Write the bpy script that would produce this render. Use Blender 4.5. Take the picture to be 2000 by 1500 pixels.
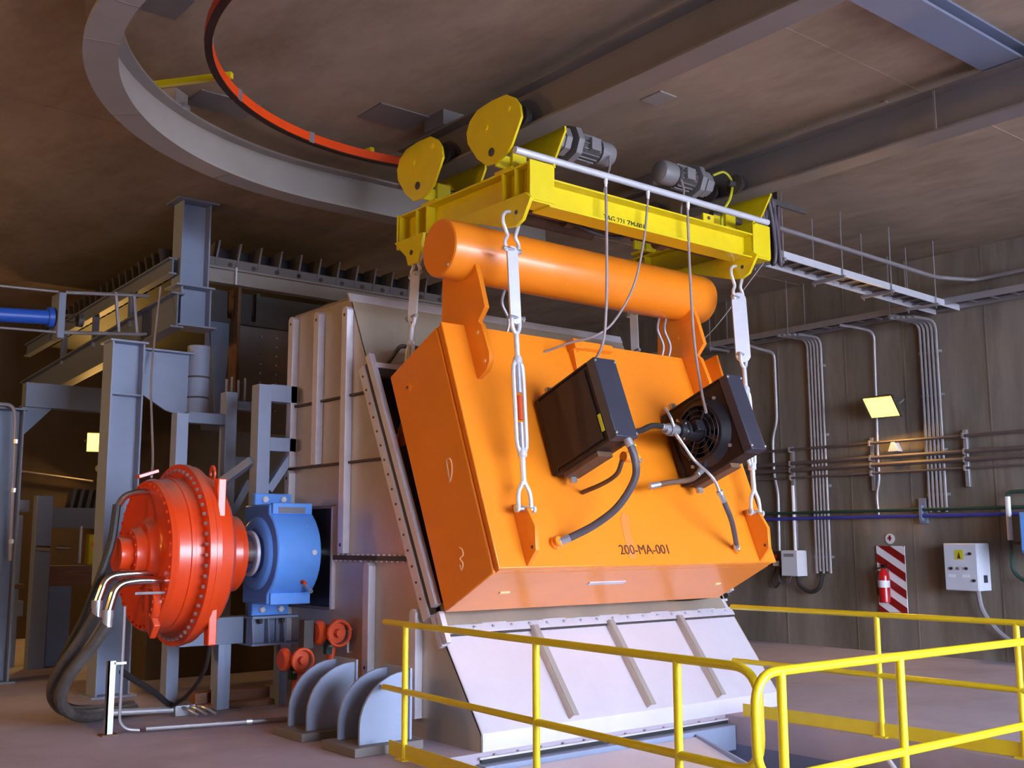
import bpy, bmesh, math, random
from mathutils import Vector, Matrix
random.seed(7)
R = math.radians
for o in list(bpy.data.objects):
    bpy.data.objects.remove(o, do_unlink=True)
S = bpy.context.scene
C = S.collection

# ------------------------------------------------------------------ camera
cam = bpy.data.cameras.new('camera')
cam.sensor_width = 36.0
cam.lens = 36.0 * 2106.0 / 2000.0
cam.clip_end = 200
co = bpy.data.objects.new('camera', cam)
C.objects.link(co)
yaw, pitch, roll = R(50.964), R(8.287), R(-0.185)
fw = Vector((math.cos(yaw)*math.cos(pitch), math.sin(yaw)*math.cos(pitch), math.sin(pitch)))
rt = Vector((math.sin(yaw), -math.cos(yaw), 0))
up = rt.cross(fw)
rt, up = rt*math.cos(roll)+up*math.sin(roll), up*math.cos(roll)-rt*math.sin(roll)
co.matrix_world = Matrix(((rt.x, up.x, -fw.x, 0), (rt.y, up.y, -fw.y, 0), (rt.z, up.z, -fw.z, 1.63), (0, 0, 0, 1)))
S.camera = co

# ------------------------------------------------------------------ light
w = bpy.data.worlds.new('world')
S.world = w
w.use_nodes = True
bg = w.node_tree.nodes['Background']
bg.inputs[0].default_value = (0.70, 0.80, 1.0, 1)
bg.inputs[1].default_value = 27.0
S.view_settings.view_transform = 'Standard'
S.view_settings.look = 'None'
S.view_settings.gamma = 1.0
S.view_settings.use_curve_mapping = False
S.view_settings.exposure = 0.0
# the big door opening behind the camera: a portal that only guides the daylight sampling
pl = bpy.data.lights.new('door_daylight', 'AREA')
pl.shape = 'RECTANGLE'
pl.size, pl.size_y = 12.0, 5.2
pl.cycles.is_portal = True
po = bpy.data.objects.new('door_daylight', pl)
C.objects.link(po)
po.location = (7.5, -6.95, 2.6)
po.rotation_euler = (R(-90), 0, 0)   # faces +Y, into the hall

# ------------------------------------------------------------------ materials
def lin(c):
    return tuple(((v/255.0)/12.92 if v/255.0 <= 0.04045 else ((v/255.0+0.055)/1.055)**2.4) for v in c)

MATS = {}
def mat(name, rgb, rough=0.5, metal=0.0, var=0.12, scale=3.0, dirt=None, dirt_amt=0.0, bump=0.0, stretch=(1, 1, 1), spec=0.5, coat=0.0):
    m = bpy.data.materials.new(name)
    m.use_nodes = True
    nt = m.node_tree
    b = nt.nodes['Principled BSDF']
    col = lin(rgb)
    tc = nt.nodes.new('ShaderNodeTexCoord')
    mp = nt.nodes.new('ShaderNodeMapping')
    mp.inputs['Scale'].default_value = stretch
    nt.links.new(tc.outputs['Object'], mp.inputs['Vector'])
    no = nt.nodes.new('ShaderNodeTexNoise')
    no.inputs['Scale'].default_value = scale
    no.inputs['Detail'].default_value = 6
    no.inputs['Roughness'].default_value = 0.6
    nt.links.new(mp.outputs['Vector'], no.inputs['Vector'])
    rp = nt.nodes.new('ShaderNodeValToRGB')
    rp.color_ramp.elements[0].position = 0.3
    rp.color_ramp.elements[1].position = 0.7
    rp.color_ramp.elements[0].color = tuple(c*(1-var) for c in col)+(1,)
    rp.color_ramp.elements[1].color = tuple(min(1, c*(1+var)) for c in col)+(1,)
    nt.links.new(no.outputs['Fac'], rp.inputs['Fac'])
    out = rp.outputs['Color']
    if dirt:
        n2 = nt.nodes.new('ShaderNodeTexNoise')
        n2.inputs['Scale'].default_value = scale*0.37+0.3
        n2.inputs['Detail'].default_value = 8
        n2.inputs['Roughness'].default_value = 0.65
        nt.links.new(mp.outputs['Vector'], n2.inputs['Vector'])
        r2 = nt.nodes.new('ShaderNodeValToRGB')
        r2.color_ramp.elements[0].position = 0.48
        r2.color_ramp.elements[1].position = 0.72
        r2.color_ramp.elements[0].color = (0, 0, 0, 1)
        r2.color_ramp.elements[1].color = (dirt_amt,)*3+(1,)
        nt.links.new(n2.outputs['Fac'], r2.inputs['Fac'])
        mx = nt.nodes.new('ShaderNodeMix')
        mx.data_type = 'RGBA'
        nt.links.new(r2.outputs['Color'], mx.inputs[0])
        nt.links.new(out, mx.inputs[6])
        mx.inputs[7].default_value = lin(dirt)+(1,)
        out = mx.outputs[2]
    nt.links.new(out, b.inputs['Base Color'])
    b.inputs['Roughness'].default_value = rough
    b.inputs['Metallic'].default_value = metal
    b.inputs['Specular IOR Level'].default_value = spec
    if coat:
        b.inputs['Coat Weight'].default_value = coat
        b.inputs['Coat Roughness'].default_value = 0.15
    if bump:
        bp = nt.nodes.new('ShaderNodeBump')
        bp.inputs['Strength'].default_value = bump
        bp.inputs['Distance'].default_value = 0.02
        nt.links.new(no.outputs['Fac'], bp.inputs['Height'])
        nt.links.new(bp.outputs['Normal'], b.inputs['Normal'])
    MATS[name] = m
    return m

def emit(name, rgb, strength):
    m = bpy.data.materials.new(name)
    m.use_nodes = True
    nt = m.node_tree
    nt.nodes.remove(nt.nodes['Principled BSDF'])
    e = nt.nodes.new('ShaderNodeEmission')
    e.inputs[0].default_value = tuple(rgb)+(1,)
    e.inputs[1].default_value = strength
    nt.links.new(e.outputs[0], nt.nodes['Material Output'].inputs[0])
    MATS[name] = m

mat('ceiling_concrete', (152, 134, 117), 0.9, 0, 0.16, 2.4, (104, 84, 60), 0.7, 0.3, (1, 0.45, 1))
mat('wall_concrete', (120, 110, 101), 0.9, 0, 0.26, 1.3, (78, 64, 48), 0.85, 0.25, (1, 1.8, 0.3))
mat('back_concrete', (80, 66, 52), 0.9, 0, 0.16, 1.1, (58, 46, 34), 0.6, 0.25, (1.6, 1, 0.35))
mat('floor_concrete', (170, 159, 174), 0.75, 0, 0.07, 1.6, (142, 130, 140), 0.6, 0.15)
mat('apron_concrete', (170, 160, 150), 0.9, 0, 0.08, 0.5)
mat('orange_paint', (238, 134, 26), 0.36, 0, 0.06, 2.2, (226, 128, 44), 0.4, 0, coat=0.3)
mat('yellow_paint', (224, 202, 10), 0.42, 0, 0.06, 3.0, (196, 160, 20), 0.35, 0, coat=0.2)
mat('rail_yellow', (226, 204, 28), 0.36, 0, 0.05, 4.0, (200, 164, 24), 0.3, 0, coat=0.2)
mat('red_paint', (220, 66, 20), 0.33, 0, 0.08, 3.0, (188, 92, 66), 0.35, 0, coat=0.4)
mat('dust_red', (198, 112, 88), 0.6, 0, 0.15, 6.0)
mat('valve_red', (206, 74, 34), 0.45, 0, 0.1, 9.0)
mat('blue_paint', (100, 162, 248), 0.42, 0, 0.06, 4.0, (86, 130, 196), 0.3, 0, coat=0.2)
mat('hydraulic_blue', (36, 86, 190), 0.4, 0, 0.06, 4.0)
mat('steel_bluegrey', (112, 122, 146), 0.5, 0, 0.06, 2.0, (112, 112, 122), 0.4)
mat('light_bluegrey', (140, 152, 180), 0.5, 0, 0.06, 2.0, (128, 134, 150), 0.4)
mat('rail_grey', (112, 106, 106), 0.55, 0, 0.06, 1.4, (96, 88, 84), 0.5)
mat('curve_grey', (150, 142, 138), 0.55, 0, 0.05, 1.4, (122, 112, 108), 0.4)
mat('dark_steel', (74, 70, 70), 0.6, 0.2, 0.15, 3.0, (60, 48, 36), 0.5)
mat('stainless', (190, 177, 162), 0.40, 0.55, 0.10, 2.4, (162, 140, 122), 0.6, 0.06, (1, 1, 0.5))  # warm lamplight on the chute side is put into this tan base colour
mat('stainless_front', (206, 200, 212), 0.5, 0.25, 0.05, 2.4, (182, 172, 180), 0.4, 0.05)
mat('stainless_strip', (206, 202, 214), 0.45, 0.3, 0.05, 6.0, (178, 172, 184), 0.4)
mat('seam_dark', (66, 58, 54), 0.7, 0.1, 0.2, 8.0)
mat('galvanized', (186, 188, 196), 0.35, 0.7, 0.08, 9.0)
mat('zinc_white', (214, 216, 228), 0.4, 0.35, 0.05, 9.0)
mat('chrome', (206, 206, 208), 0.16, 1.0, 0.03, 4.0)
mat('conduit_grey', (150, 146, 152), 0.45, 0.4, 0.08, 5.0, (118, 108, 102), 0.4)
mat('pipe_brown', (92, 80, 80), 0.6, 0.1, 0.12, 5.0)
mat('pipe_blue', (54, 58, 150), 0.5, 0, 0.08, 5.0)
mat('pipe_green', (30, 62, 54), 0.5, 0, 0.1, 5.0)
mat('black_panel', (44, 30, 28), 0.55, 0, 0.15, 3.0, spec=0.3)
mat('black_paint', (30, 28, 34), 0.4, 0, 0.15, 3.0)
mat('slate_paint', (50, 50, 64), 0.45, 0, 0.08, 4.0)
mat('rubber', (34, 32, 34), 0.6, 0, 0.2, 8.0)
mat('hose_grey', (84, 76, 84), 0.5, 0, 0.12, 12.0)
mat('hose_dusty', (74, 68, 66), 0.75, 0, 0.35, 6.0)
mat('cable_grey', (150, 138, 142), 0.5, 0, 0.08, 10.0)
mat('panel_grey', (196, 200, 214), 0.45, 0, 0.04, 4.0)
mat('white_paint', (226, 226, 234), 0.45, 0, 0.04, 5.0)
mat('sign_red', (132, 14, 16), 0.45, 0, 0.08, 5.0)
mat('extinguisher_red', (176, 16, 26), 0.3, 0, 0.06, 5.0, coat=0.4)
mat('conductor_orange', (240, 76, 18), 0.45, 0, 0.06, 5.0)
mat('conductor_dark', (52, 20, 14), 0.5, 0, 0.1, 5.0)
mat('motor_grey', (128, 126, 130), 0.45, 0.2, 0.06, 6.0)
mat('rust_brown', (104, 76, 58), 0.7, 0.1, 0.25, 6.0)
mat('wood', (128, 86, 66), 0.75, 0, 0.2, 3.0, stretch=(1, 12, 12))
mat('marking_black', (92, 44, 30), 0.6, 0, 0.2, 20.0)
mat('marking_chalk', (240, 196, 150), 0.8, 0, 0.1, 20.0)
mat('stain', (222, 128, 52), 0.6, 0, 0.08, 7.0)
mat('sign_yellow', (190, 190, 40), 0.5, 0, 0.05, 5.0)
mat('label_grey', (120, 120, 132), 0.5, 0, 0.05, 5.0)
mat('pit_grey', (120, 128, 158), 0.8, 0, 0.12, 2.0)
def dusty(name, rgb, amt):
    m = MATS[name]
    nt = m.node_tree
    b = nt.nodes['Principled BSDF']
    src = b.inputs['Base Color'].links[0].from_socket
    ge = nt.nodes.new('ShaderNodeNewGeometry')
    sx = nt.nodes.new('ShaderNodeSeparateXYZ')
    nt.links.new(ge.outputs['Normal'], sx.inputs[0])
    mr = nt.nodes.new('ShaderNodeMapRange')
    mr.inputs['From Min'].default_value = 0.55
    mr.inputs['From Max'].default_value = 0.98
    mr.inputs['To Max'].default_value = amt
    nt.links.new(sx.outputs['Z'], mr.inputs['Value'])
    no = nt.nodes.new('ShaderNodeTexNoise')
    no.inputs['Scale'].default_value = 14
    ml = nt.nodes.new('ShaderNodeMath')
    ml.operation = 'MULTIPLY'
    nt.links.new(mr.outputs['Result'], ml.inputs[0])
    nt.links.new(no.outputs['Fac'], ml.inputs[1])
    mx = nt.nodes.new('ShaderNodeMix')
    mx.data_type = 'RGBA'
    nt.links.new(ml.outputs[0], mx.inputs[0])
    nt.links.new(src, mx.inputs[6])
    mx.inputs[7].default_value = lin(rgb)+(1,)
    nt.links.new(mx.outputs[2], b.inputs['Base Color'])
dusty('red_paint', (150, 124, 108), 1.3)
dusty('hose_dusty', (140, 126, 116), 1.2)
emit('sodium_glow', (1.0, 0.58, 0.08), 6.0)
emit('sodium_glow_far', (1.0, 0.58, 0.08), 6.0)

# ------------------------------------------------------------------ mesh helpers
OFF = {}
def frame_of(d):
    d = d.normalized()
    a = Vector((0, 0, 1)) if abs(d.z) < 0.9 else Vector((0, 1, 0))
    u = a.cross(d).normalized()
    return u, d.cross(u)

class MB:
    def __init__(s):
        s.v, s.f = [], []
    def add(s, vs, fs):
        n = len(s.v)
        s.v += [Vector(p) for p in vs]
        s.f += [tuple(i+n for i in q) for q in fs]
        return s
    def box(s, x0, x1, y0, y1, z0, z1):
        return s.add([(x, y, z) for z in (z0, z1) for y in (y0, y1) for x in (x0, x1)],
                     [(0, 2, 3, 1), (4, 5, 7, 6), (0, 1, 5, 4), (2, 6, 7, 3), (0, 4, 6, 2), (1, 3, 7, 5)])
    def obox(s, c, ax, ay, az):
        c, ax, ay, az = map(Vector, (c, ax, ay, az))
        return s.add([c+ax*i+ay*j+az*k for k in (-1, 1) for j in (-1, 1) for i in (-1, 1)],
                     [(0, 2, 3, 1), (4, 5, 7, 6), (0, 1, 5, 4), (2, 6, 7, 3), (0, 4, 6, 2), (1, 3, 7, 5)])
    def bar(s, p0, p1, w, h, upv=(0, 0, 1)):
        p0, p1 = Vector(p0), Vector(p1)
        d = p1-p0
        u = Vector(upv).cross(d)
        if u.length < 1e-6:
            u = Vector((0, 1, 0)).cross(d)
        u.normalize()
        v = d.normalized().cross(u)
        return s.obox((p0+p1)/2, d/2, u*w/2, v*h/2)
    def prism(s, poly, axis, a0, a1):
        def pt(p, a):
            return {'X': (a, p[0], p[1]), 'Y': (p[0], a, p[1]), 'Z': (p[0], p[1], a)}[axis]
        n = len(poly)
        vs = [pt(p, a0) for p in poly]+[pt(p, a1) for p in poly]
        fs = [tuple(range(n))[::-1], tuple(range(n, 2*n))]+[(i, (i+1) % n, n+(i+1) % n, n+i) for i in range(n)]
        return s.add(vs, fs)
    def prism3(s, pts, ext):
        ext = Vector(ext)
        n = len(pts)
        vs = [Vector(p) for p in pts]+[Vector(p)+ext for p in pts]
        fs = [tuple(range(n))[::-1], tuple(range(n, 2*n))]+[(i, (i+1) % n, n+(i+1) % n, n+i) for i in range(n)]
        return s.add(vs, fs)
    def lathe(s, o, d, prof, seg=24, caps=True):
        o, d = Vector(o), Vector(d).normalized()
        u, v = frame_of(d)
        vs, fs = [], []
        for t, r in prof:
            for k in range(seg):
                a = 2*math.pi*k/seg
                vs.append(o+d*t+(u*math.cos(a)+v*math.sin(a))*max(r, 1e-4))
        for i in range(len(prof)-1):
            for k in range(seg):
                k2 = (k+1) % seg
                fs.append((i*seg+k, i*seg+k2, (i+1)*seg+k2, (i+1)*seg+k))
        if caps:
            fs.append(tuple(range(seg))[::-1])
            fs.append(tuple((len(prof)-1)*seg+k for k in range(seg)))
        return s.add(vs, fs)
    def cyl(s, p0, p1, r, seg=14, r1=None):
        p0, p1 = Vector(p0), Vector(p1)
        return s.lathe(p0, p1-p0, [(0, r), ((p1-p0).length, r if r1 is None else r1)], seg)
    def tube(s, pts, r, seg=8, closed=False):
        pts = [Vector(p) for p in pts]
        n = len(pts)
        rings = []
        u = None
        for i, p in enumerate(pts):
            if closed:
                d = pts[(i+1) % n]-pts[i-1]
            else:
                d = pts[min(i+1, n-1)]-pts[max(i-1, 0)]
            d.normalize()
            if u is None:
                u, _ = frame_of(d)
            u = (u-d*u.dot(d)).normalized()
            v = d.cross(u)
            rings.append([p+(u*math.cos(2*math.pi*k/seg)+v*math.sin(2*math.pi*k/seg))*r for k in range(seg)])
        vs = [q for g in rings for q in g]
        fs = []
        for i in range(n if closed else n-1):
            j = (i+1) % n
            for k in range(seg):
                k2 = (k+1) % seg
                fs.append((i*seg+k, i*seg+k2, j*seg+k2, j*seg+k))
        if not closed:
            fs.append(tuple(range(seg))[::-1])
            fs.append(tuple((n-1)*seg+k for k in range(seg)))
        return s.add(vs, fs)
    def sweep(s, pts, sect):
        """sect: closed 2-D polygon (side, up) swept along a level path"""
        pts = [Vector(p) for p in pts]
        n, m = len(pts), len(sect)
        vs = []
        for i, p in enumerate(pts):
            d = (pts[min(i+1, n-1)]-pts[max(i-1, 0)]).normalized()
            side = Vector((0, 0, 1)).cross(d).normalized()
            vs += [p+side*a+Vector((0, 0, 1))*b for a, b in sect]
        fs = [(i*m+k, i*m+(k+1) % m, (i+1)*m+(k+1) % m, (i+1)*m+k) for i in range(n-1) for k in range(m)]
        fs += [tuple(range(m))[::-1], tuple((n-1)*m+k for k in range(m))]
        return s.add(vs, fs)
    def ball(s, c, r, seg=10):
        pr = [(-r*math.cos(math.pi*i/6), r*math.sin(math.pi*i/6)) for i in range(7)]
        return s.lathe(c, (0, 0, 1), pr, seg, caps=False)
    def build(s, name, m, parent=None, bevel=0.0, smooth=True, off=None):
        off = Vector(off) if off is not None else (OFF[parent.name] if parent else Vector())
        me = bpy.data.meshes.new(name)
        me.from_pydata([tuple(p-off) for p in s.v], [], s.f)
        bm = bmesh.new()
        bm.from_mesh(me)
        bmesh.ops.recalc_face_normals(bm, faces=bm.faces)
        bm.to_mesh(me)
        bm.free()
        if smooth:
            me.polygons.foreach_set('use_smooth', [True]*len(me.polygons))
            me.set_sharp_from_angle(angle=R(36))
        me.materials.append(MATS[m])
        o = bpy.data.objects.new(name, me)
        C.objects.link(o)
        if parent:
            o.parent = parent
            OFF[o.name] = OFF[parent.name]
        else:
            o.location = off
            OFF[o.name] = off
        if bevel:
            b = o.modifiers.new('bevel', 'BEVEL')
            b.width = bevel
            b.segments = 2
            b.limit_method = 'ANGLE'
            b.angle_limit = R(40)
        return o

def thing(name, label, cat, loc, group=None):
    o = bpy.data.objects.new(name, None)
    o.empty_display_size = 0.1
    C.objects.link(o)
    o.location = loc
    OFF[o.name] = Vector(loc)
    o['label'], o['category'] = label, cat
    if group:
        o['group'] = group
    return o
def tag(o, label, cat, group=None):
    o['label'], o['category'] = label, cat
    if group:
        o['group'] = group
    return o
def struct(o, label=None):
    o['kind'] = 'structure'
    if label:
        o['label'] = label
    return o
_proto = {}
def bolt(parent, p, d, r=0.016, h=0.02, m='galvanized', name='bolt', hexa=True):
    """one bolt head as an object of its own; all heads of a size share their mesh"""
    key = (r, h, m, hexa)
    if key not in _proto:
        b = MB().lathe((0, 0, 0), (0, 0, 1), [(0, r), (h*0.8, r), (h, r*0.75)], 6 if hexa else 10)
        me = bpy.data.meshes.new('bolt')
        me.from_pydata([tuple(v) for v in b.v], [], b.f)
        me.materials.append(MATS[m])
        _proto[key] = me
    o = bpy.data.objects.new(name, _proto[key])
    C.objects.link(o)
    o.parent = parent
    o.location = Vector(p)-OFF[parent.name]
    o.rotation_euler = Vector(d).to_track_quat('Z', 'Y').to_euler()
    OFF[o.name] = OFF[parent.name]
    return o
def smooth_path(pts, n=8):
    """Catmull-Rom through the given points"""
    p = [Vector(q) for q in pts]
    p = [p[0]*2-p[1]]+p+[p[-1]*2-p[-2]]
    out = []
    for i in range(1, len(p)-2):
        for k in range(n):
            t = k/n
            a, b, c, d = p[i-1], p[i], p[i+1], p[i+2]
            out.append(0.5*((2*b)+(c-a)*t+(2*a-5*b+4*c-d)*t*t+(3*b-a-3*c+d)*t**3))
    out.append(p[-2])
    return out
def rounded(pts, r, n=5):
    """polyline with its corners rounded"""
    p = [Vector(q) for q in pts]
    out = [p[0]]
    for i in range(1, len(p)-1):
        a, b = (p[i-1]-p[i]), (p[i+1]-p[i])
        rr = min(r, a.length*0.49, b.length*0.49)
        A, B = p[i]+a.normalized()*rr, p[i]+b.normalized()*rr
        for k in range(n+1):
            t = k/n
            out.append(A*(1-t)**2+p[i]*2*t*(1-t)+B*t*t)
    out.append(p[-1])
    return out
def ibeam_y(mb, x, y0, y1, z0, z1, bw, tw=0.012, tf=0.02):
    mb.box(x-bw/2, x+bw/2, y0, y1, z0, z0+tf)
    mb.box(x-bw/2, x+bw/2, y0, y1, z1-tf, z1)
    mb.box(x-tw/2, x+tw/2, y0, y1, z0+tf, z1-tf)
    return mb
def ibeam_x(mb, y, x0, x1, z0, z1, bw, tw=0.012, tf=0.02):
    mb.box(x0, x1, y-bw/2, y+bw/2, z0, z0+tf)
    mb.box(x0, x1, y-bw/2, y+bw/2, z1-tf, z1)
    mb.box(x0, x1, y-tw/2, y+tw/2, z0+tf, z1-tf)
    return mb
def text_mesh(name, body, size, o, ex, ey, m, parent, depth=0.004):
    """lettering as thin raised paint; o lower-left corner, ex / ey unit axes of the writing"""
    cu = bpy.data.curves.new(name, 'FONT')
    cu.body = body
    cu.size = size
    cu.extrude = depth/2
    cu.resolution_u = 3
    t = bpy.data.objects.new('tmp_text', cu)
    C.objects.link(t)
    bpy.context.view_layer.update()
    me = bpy.data.meshes.new_from_object(t.evaluated_get(bpy.context.evaluated_depsgraph_get()))
    bpy.data.objects.remove(t, do_unlink=True)
    ex, ey = Vector(ex).normalized(), Vector(ey).normalized()
    ez = ex.cross(ey)
    off = OFF[parent.name]
    for v in me.vertices:
        c = v.co
        v.co = Vector(o)+ex*c.x+ey*c.y+ez*(c.z+depth/2)-off
    me.name = name
    me.materials.clear()
    me.materials.append(MATS[m])
    ob = bpy.data.objects.new(name, me)
    C.objects.link(ob)
    ob.parent = parent
    OFF[ob.name] = off
    return ob

# ================================================================== the hall
CZ = 5.75                 # ceiling
HX0, HX1, HY0, HY1 = 4.78, 8.2, 3.45, 6.925     # opening in the floor in front of the chute
fl = MB()
fl.box(-5, HX0, -7, 20, -0.25, 0).box(HX1, 14.5, -7, 20, -0.25, 0)
fl.box(HX0, HX1, -7, HY0, -0.25, 0).box(HX0, HX1, HY1, 20, -0.25, 0)
struct(fl.build('floor', 'floor_concrete'), 'dusty lavender grey concrete floor')
pw = MB()
pw.box(HX0-0.1, HX0, HY0, HY1, -1.5, -0.25).box(HX1, HX1+0.1, HY0, HY1, -1.5, -0.25)
pw.box(HX0-0.1, HX1+0.1, HY0-0.1, HY0, -1.5, -0.25).box(HX0-0.1, HX1+0.1, HY1, HY1+0.1, -1.5, -0.25)
pw.box(HX0-0.1, HX1+0.1, HY0-0.1, HY1+0.1, -1.6, -1.5)
struct(pw.build('floor_pit', 'pit_grey'), 'blue grey lining of the pit inside the yellow railings')
struct(MB().box(-25, 35, -40, -7.0, -0.25, -0.02).build('floor_apron', 'apron_concrete'))

ceil = MB().box(-5, 14.6, -7, 20, CZ, CZ+0.4)
ce = struct(ceil.build('ceiling', 'ceiling_concrete'), 'brown stained bare concrete ceiling slab')
# pale embedded plates and anchor marks in the slab
for x, y, a, b, m in ((7.15, 6.62, 0.11, 0.13, 'curve_grey'), (8.9, 5.35, 0.03, 0.03, 'ceiling_concrete'), (7.9, 4.35, 0.03, 0.04, 'curve_grey'),
                      (5.45, 8.55, 0.28, 0.22, 'rail_grey'), (4.02, 9.3, 0.3, 0.2, 'rail_grey'), (2.75, 7.75, 0.26, 0.2, 'rail_grey')):
    MB().box(x-a, x+a, y-b, y+b, CZ-0.012, CZ).build('embedded_plate', m, ce)
# board joints of the slab's formwork: narrow raised fins
for y in (5.0, 10.4):
    MB().box(-5, 14.5, y-0.006, y+0.006, CZ-0.005, CZ).build('formwork_fin', 'ceiling_concrete', ce)
for x in (1.6, 10.1):
    MB().box(x-0.006, x+0.006, -7, 20, CZ-0.005, CZ).build('formwork_fin', 'ceiling_concrete', ce)

wr = struct(MB().box(14.5, 14.8, -7, 20, -0.25, CZ).build('wall_right', 'wall_concrete'), 'dark streaked concrete wall carrying pipes and conduits')
for y in (6.0, 7.35, 8.62, 9.62, 10.9, 12.2, 13.4):
    MB().box(14.494, 14.5, y-0.01, y+0.01, 0, CZ).build('formwork_fin', 'wall_concrete', wr)
for z in (1.22, 2.44, 3.66, 4.88):
    MB().box(14.495, 14.5, -7, 20, z-0.006, z+0.006).build('formwork_fin', 'wall_concrete', wr)
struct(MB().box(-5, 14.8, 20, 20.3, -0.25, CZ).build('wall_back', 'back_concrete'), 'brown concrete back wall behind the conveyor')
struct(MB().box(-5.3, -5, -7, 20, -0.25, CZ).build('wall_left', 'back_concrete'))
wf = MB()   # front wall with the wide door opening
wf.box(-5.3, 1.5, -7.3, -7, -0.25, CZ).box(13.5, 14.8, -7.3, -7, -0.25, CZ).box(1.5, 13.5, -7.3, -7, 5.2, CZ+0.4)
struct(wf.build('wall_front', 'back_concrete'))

# ================================================================== runway beams at the ceiling
def runway(name, x, y0, y1, label):
    t = thing(name, label, 'runway beam', (x, y1, 5.2), 'straight crane runway beams')
    MB().box(x-0.125, x+0.125, y0, y1, 5.2, 5.222).build('bottom_flange', 'rail_grey', t)
    MB().box(x-0.125, x+0.125, y0, y1, 5.578, 5.6).build('top_flange', 'rail_grey', t)
    MB().box(x-0.007, x+0.007, y0, y1, 5.222, 5.578).build('web', 'rail_grey', t)
    return t
r1 = runway('runway_beam', 5.88, -3.0, 8.95, 'grey steel crane runway beam above the pear-shaped yellow wheel plates')
r2 = runway('runway_beam', 8.78, -3.0, 8.95, 'grey steel crane runway beam on the right, above the small grey motor')
MB().box(8.64, 8.653, 4.7, 4.72, 5.222, 5.578).build('splice_plate', 'rail_grey', r2)
for t, x in ((r1, 5.88), (r2, 8.78)):
    for y in (1.4, 8.25):
        MB().box(x-0.16, x+0.16, y-0.16, y+0.16, 5.6, CZ-0.0).build('spacer_block', 'rail_grey', t)
        MB().box(x+0.165, x+0.175, y-0.16, y-0.14, 5.6, CZ).build('packing_strip', 'zinc_white', t)
cb = thing('cross_beam', 'blue-grey steel cross beam under the ceiling joining the two runway beams', 'beam', (7.3, 4.28, 5.6))
MB().box(5.7, 8.95, 3.93, 4.27, 5.61, 5.635).build('bottom_flange', 'steel_bluegrey', cb)
MB().box(5.7, 8.95, 4.09, 4.11, 5.635, 5.73).build('web', 'steel_bluegrey', cb)
MB().box(5.7, 8.95, 3.93, 4.27, 5.73, CZ).build('top_flange', 'steel_bluegrey', cb)
MB().box(8.93, 8.95, 3.93, 4.27, 5.635, 5.73).build('end_plate', 'steel_bluegrey', cb)

# curved monorail: quarter bend of radius 3.03 that comes out of the hidden cross run
cc = Vector((5.42, 6.77, 0))
def arc(rad, a0, a1, z, n, lead=0.0):
    pts = [cc+Vector((rad*math.cos(R(a)), rad*math.sin(R(a)), z)) for a in [a0+(a1-a0)*i/n for i in range(n+1)]]
    if lead:
        pts = [pts[0]+Vector((lead, 0, 0))]+[pts[0]+Vector((lead*0.5, 0, 0))]+pts
    return pts
t = thing('curved_monorail', 'pale grey curved steel monorail beam sweeping round under the ceiling', 'monorail', (3.2, 8.9, 5.2))
path = arc(3.19, 90, 236, 5.2, 56, 3.2)
def rect(a0, a1, b0, b1):
    return [(a0, b0), (a1, b0), (a1, b1), (a0, b1)]
MB().sweep(path, rect(-0.125, 0.125, 0, 0.022)).build('bottom_flange', 'curve_grey', t)
MB().sweep(path, rect(-0.125, 0.125, 0.378, 0.40)).build('top_flange', 'curve_grey', t)
MB().sweep(path, rect(-0.007, 0.007, 0.022, 0.378)).build('web', 'curve_grey', t)
for a in (112, 141, 166, 178, 205):
    d = Vector((math.cos(R(a)), math.sin(R(a)), 0))
    e = Vector((-d.y, d.x, 0))
    c0 = cc+d*3.19
    MB().obox(c0+Vector((0, 0, 5.199)), d*0.125, e*0.004, Vector((0, 0, 0.002))).build('weld_seam', 'rail_grey', t)
for a in (126, 158, 190):
    d = Vector((math.cos(R(a)), math.sin(R(a)), 0))
    e = Vector((-d.y, d.x, 0))
    c0 = cc+d*3.19
    MB().obox(c0+Vector((0, 0, 5.675)), d*0.10, e*0.10, Vector((0, 0, 0.075))).build('hanger_block', 'curve_grey', t)
    MB().obox(c0-d*0.13+Vector((0, 0, 5.6)), d*0.03, e*0.05, Vector((0, 0, 0.02))).build('clamp', 'galvanized', t)

# orange conductor bar hung inside the bend
t = thing('conductor_bar', 'bright orange curved conductor bar hung inside the grey monorail bend', 'conductor bar', (3.6, 8.5, 5.5))
p2 = [p+Vector((0, 0, 5.5)) for p in arc(2.42, 74, 236, 0, 60)]
MB().sweep(p2, rect(-0.03, 0.03, 0.0, 0.014)).build('rail_underside', 'conductor_dark', t)
segs = [(0, 11), (11, 21), (21, 31), (31, 44), (44, 60)]
for a, b in segs:
    MB().sweep(p2[a:b+1], rect(-0.03, 0.03, 0.014, 0.10)).build('insulated_section', 'conductor_orange', t)
for i in (11, 21, 31, 44):
    d = (p2[i]-p2[i-1]).normalized()
    MB().obox(p2[i]+Vector((0, 0, 0.055)), d*0.03, Vector((-d.y, d.x, 0))*0.036, Vector((0, 0, 0.052))).build('joint_clamp', 'galvanized', t)
for p0, p1 in (((3.17, 9.12, 5.63), (3.70, 8.40, 5.63)), ((5.57, 9.45, 5.63), (5.60, 9.18, 5.63)), ((2.45, 6.5, 5.63), (3.15, 6.52, 5.63))):
    MB().bar(p0, p1, 0.05, 0.05).build('support_arm', 'yellow_paint', t)

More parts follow.
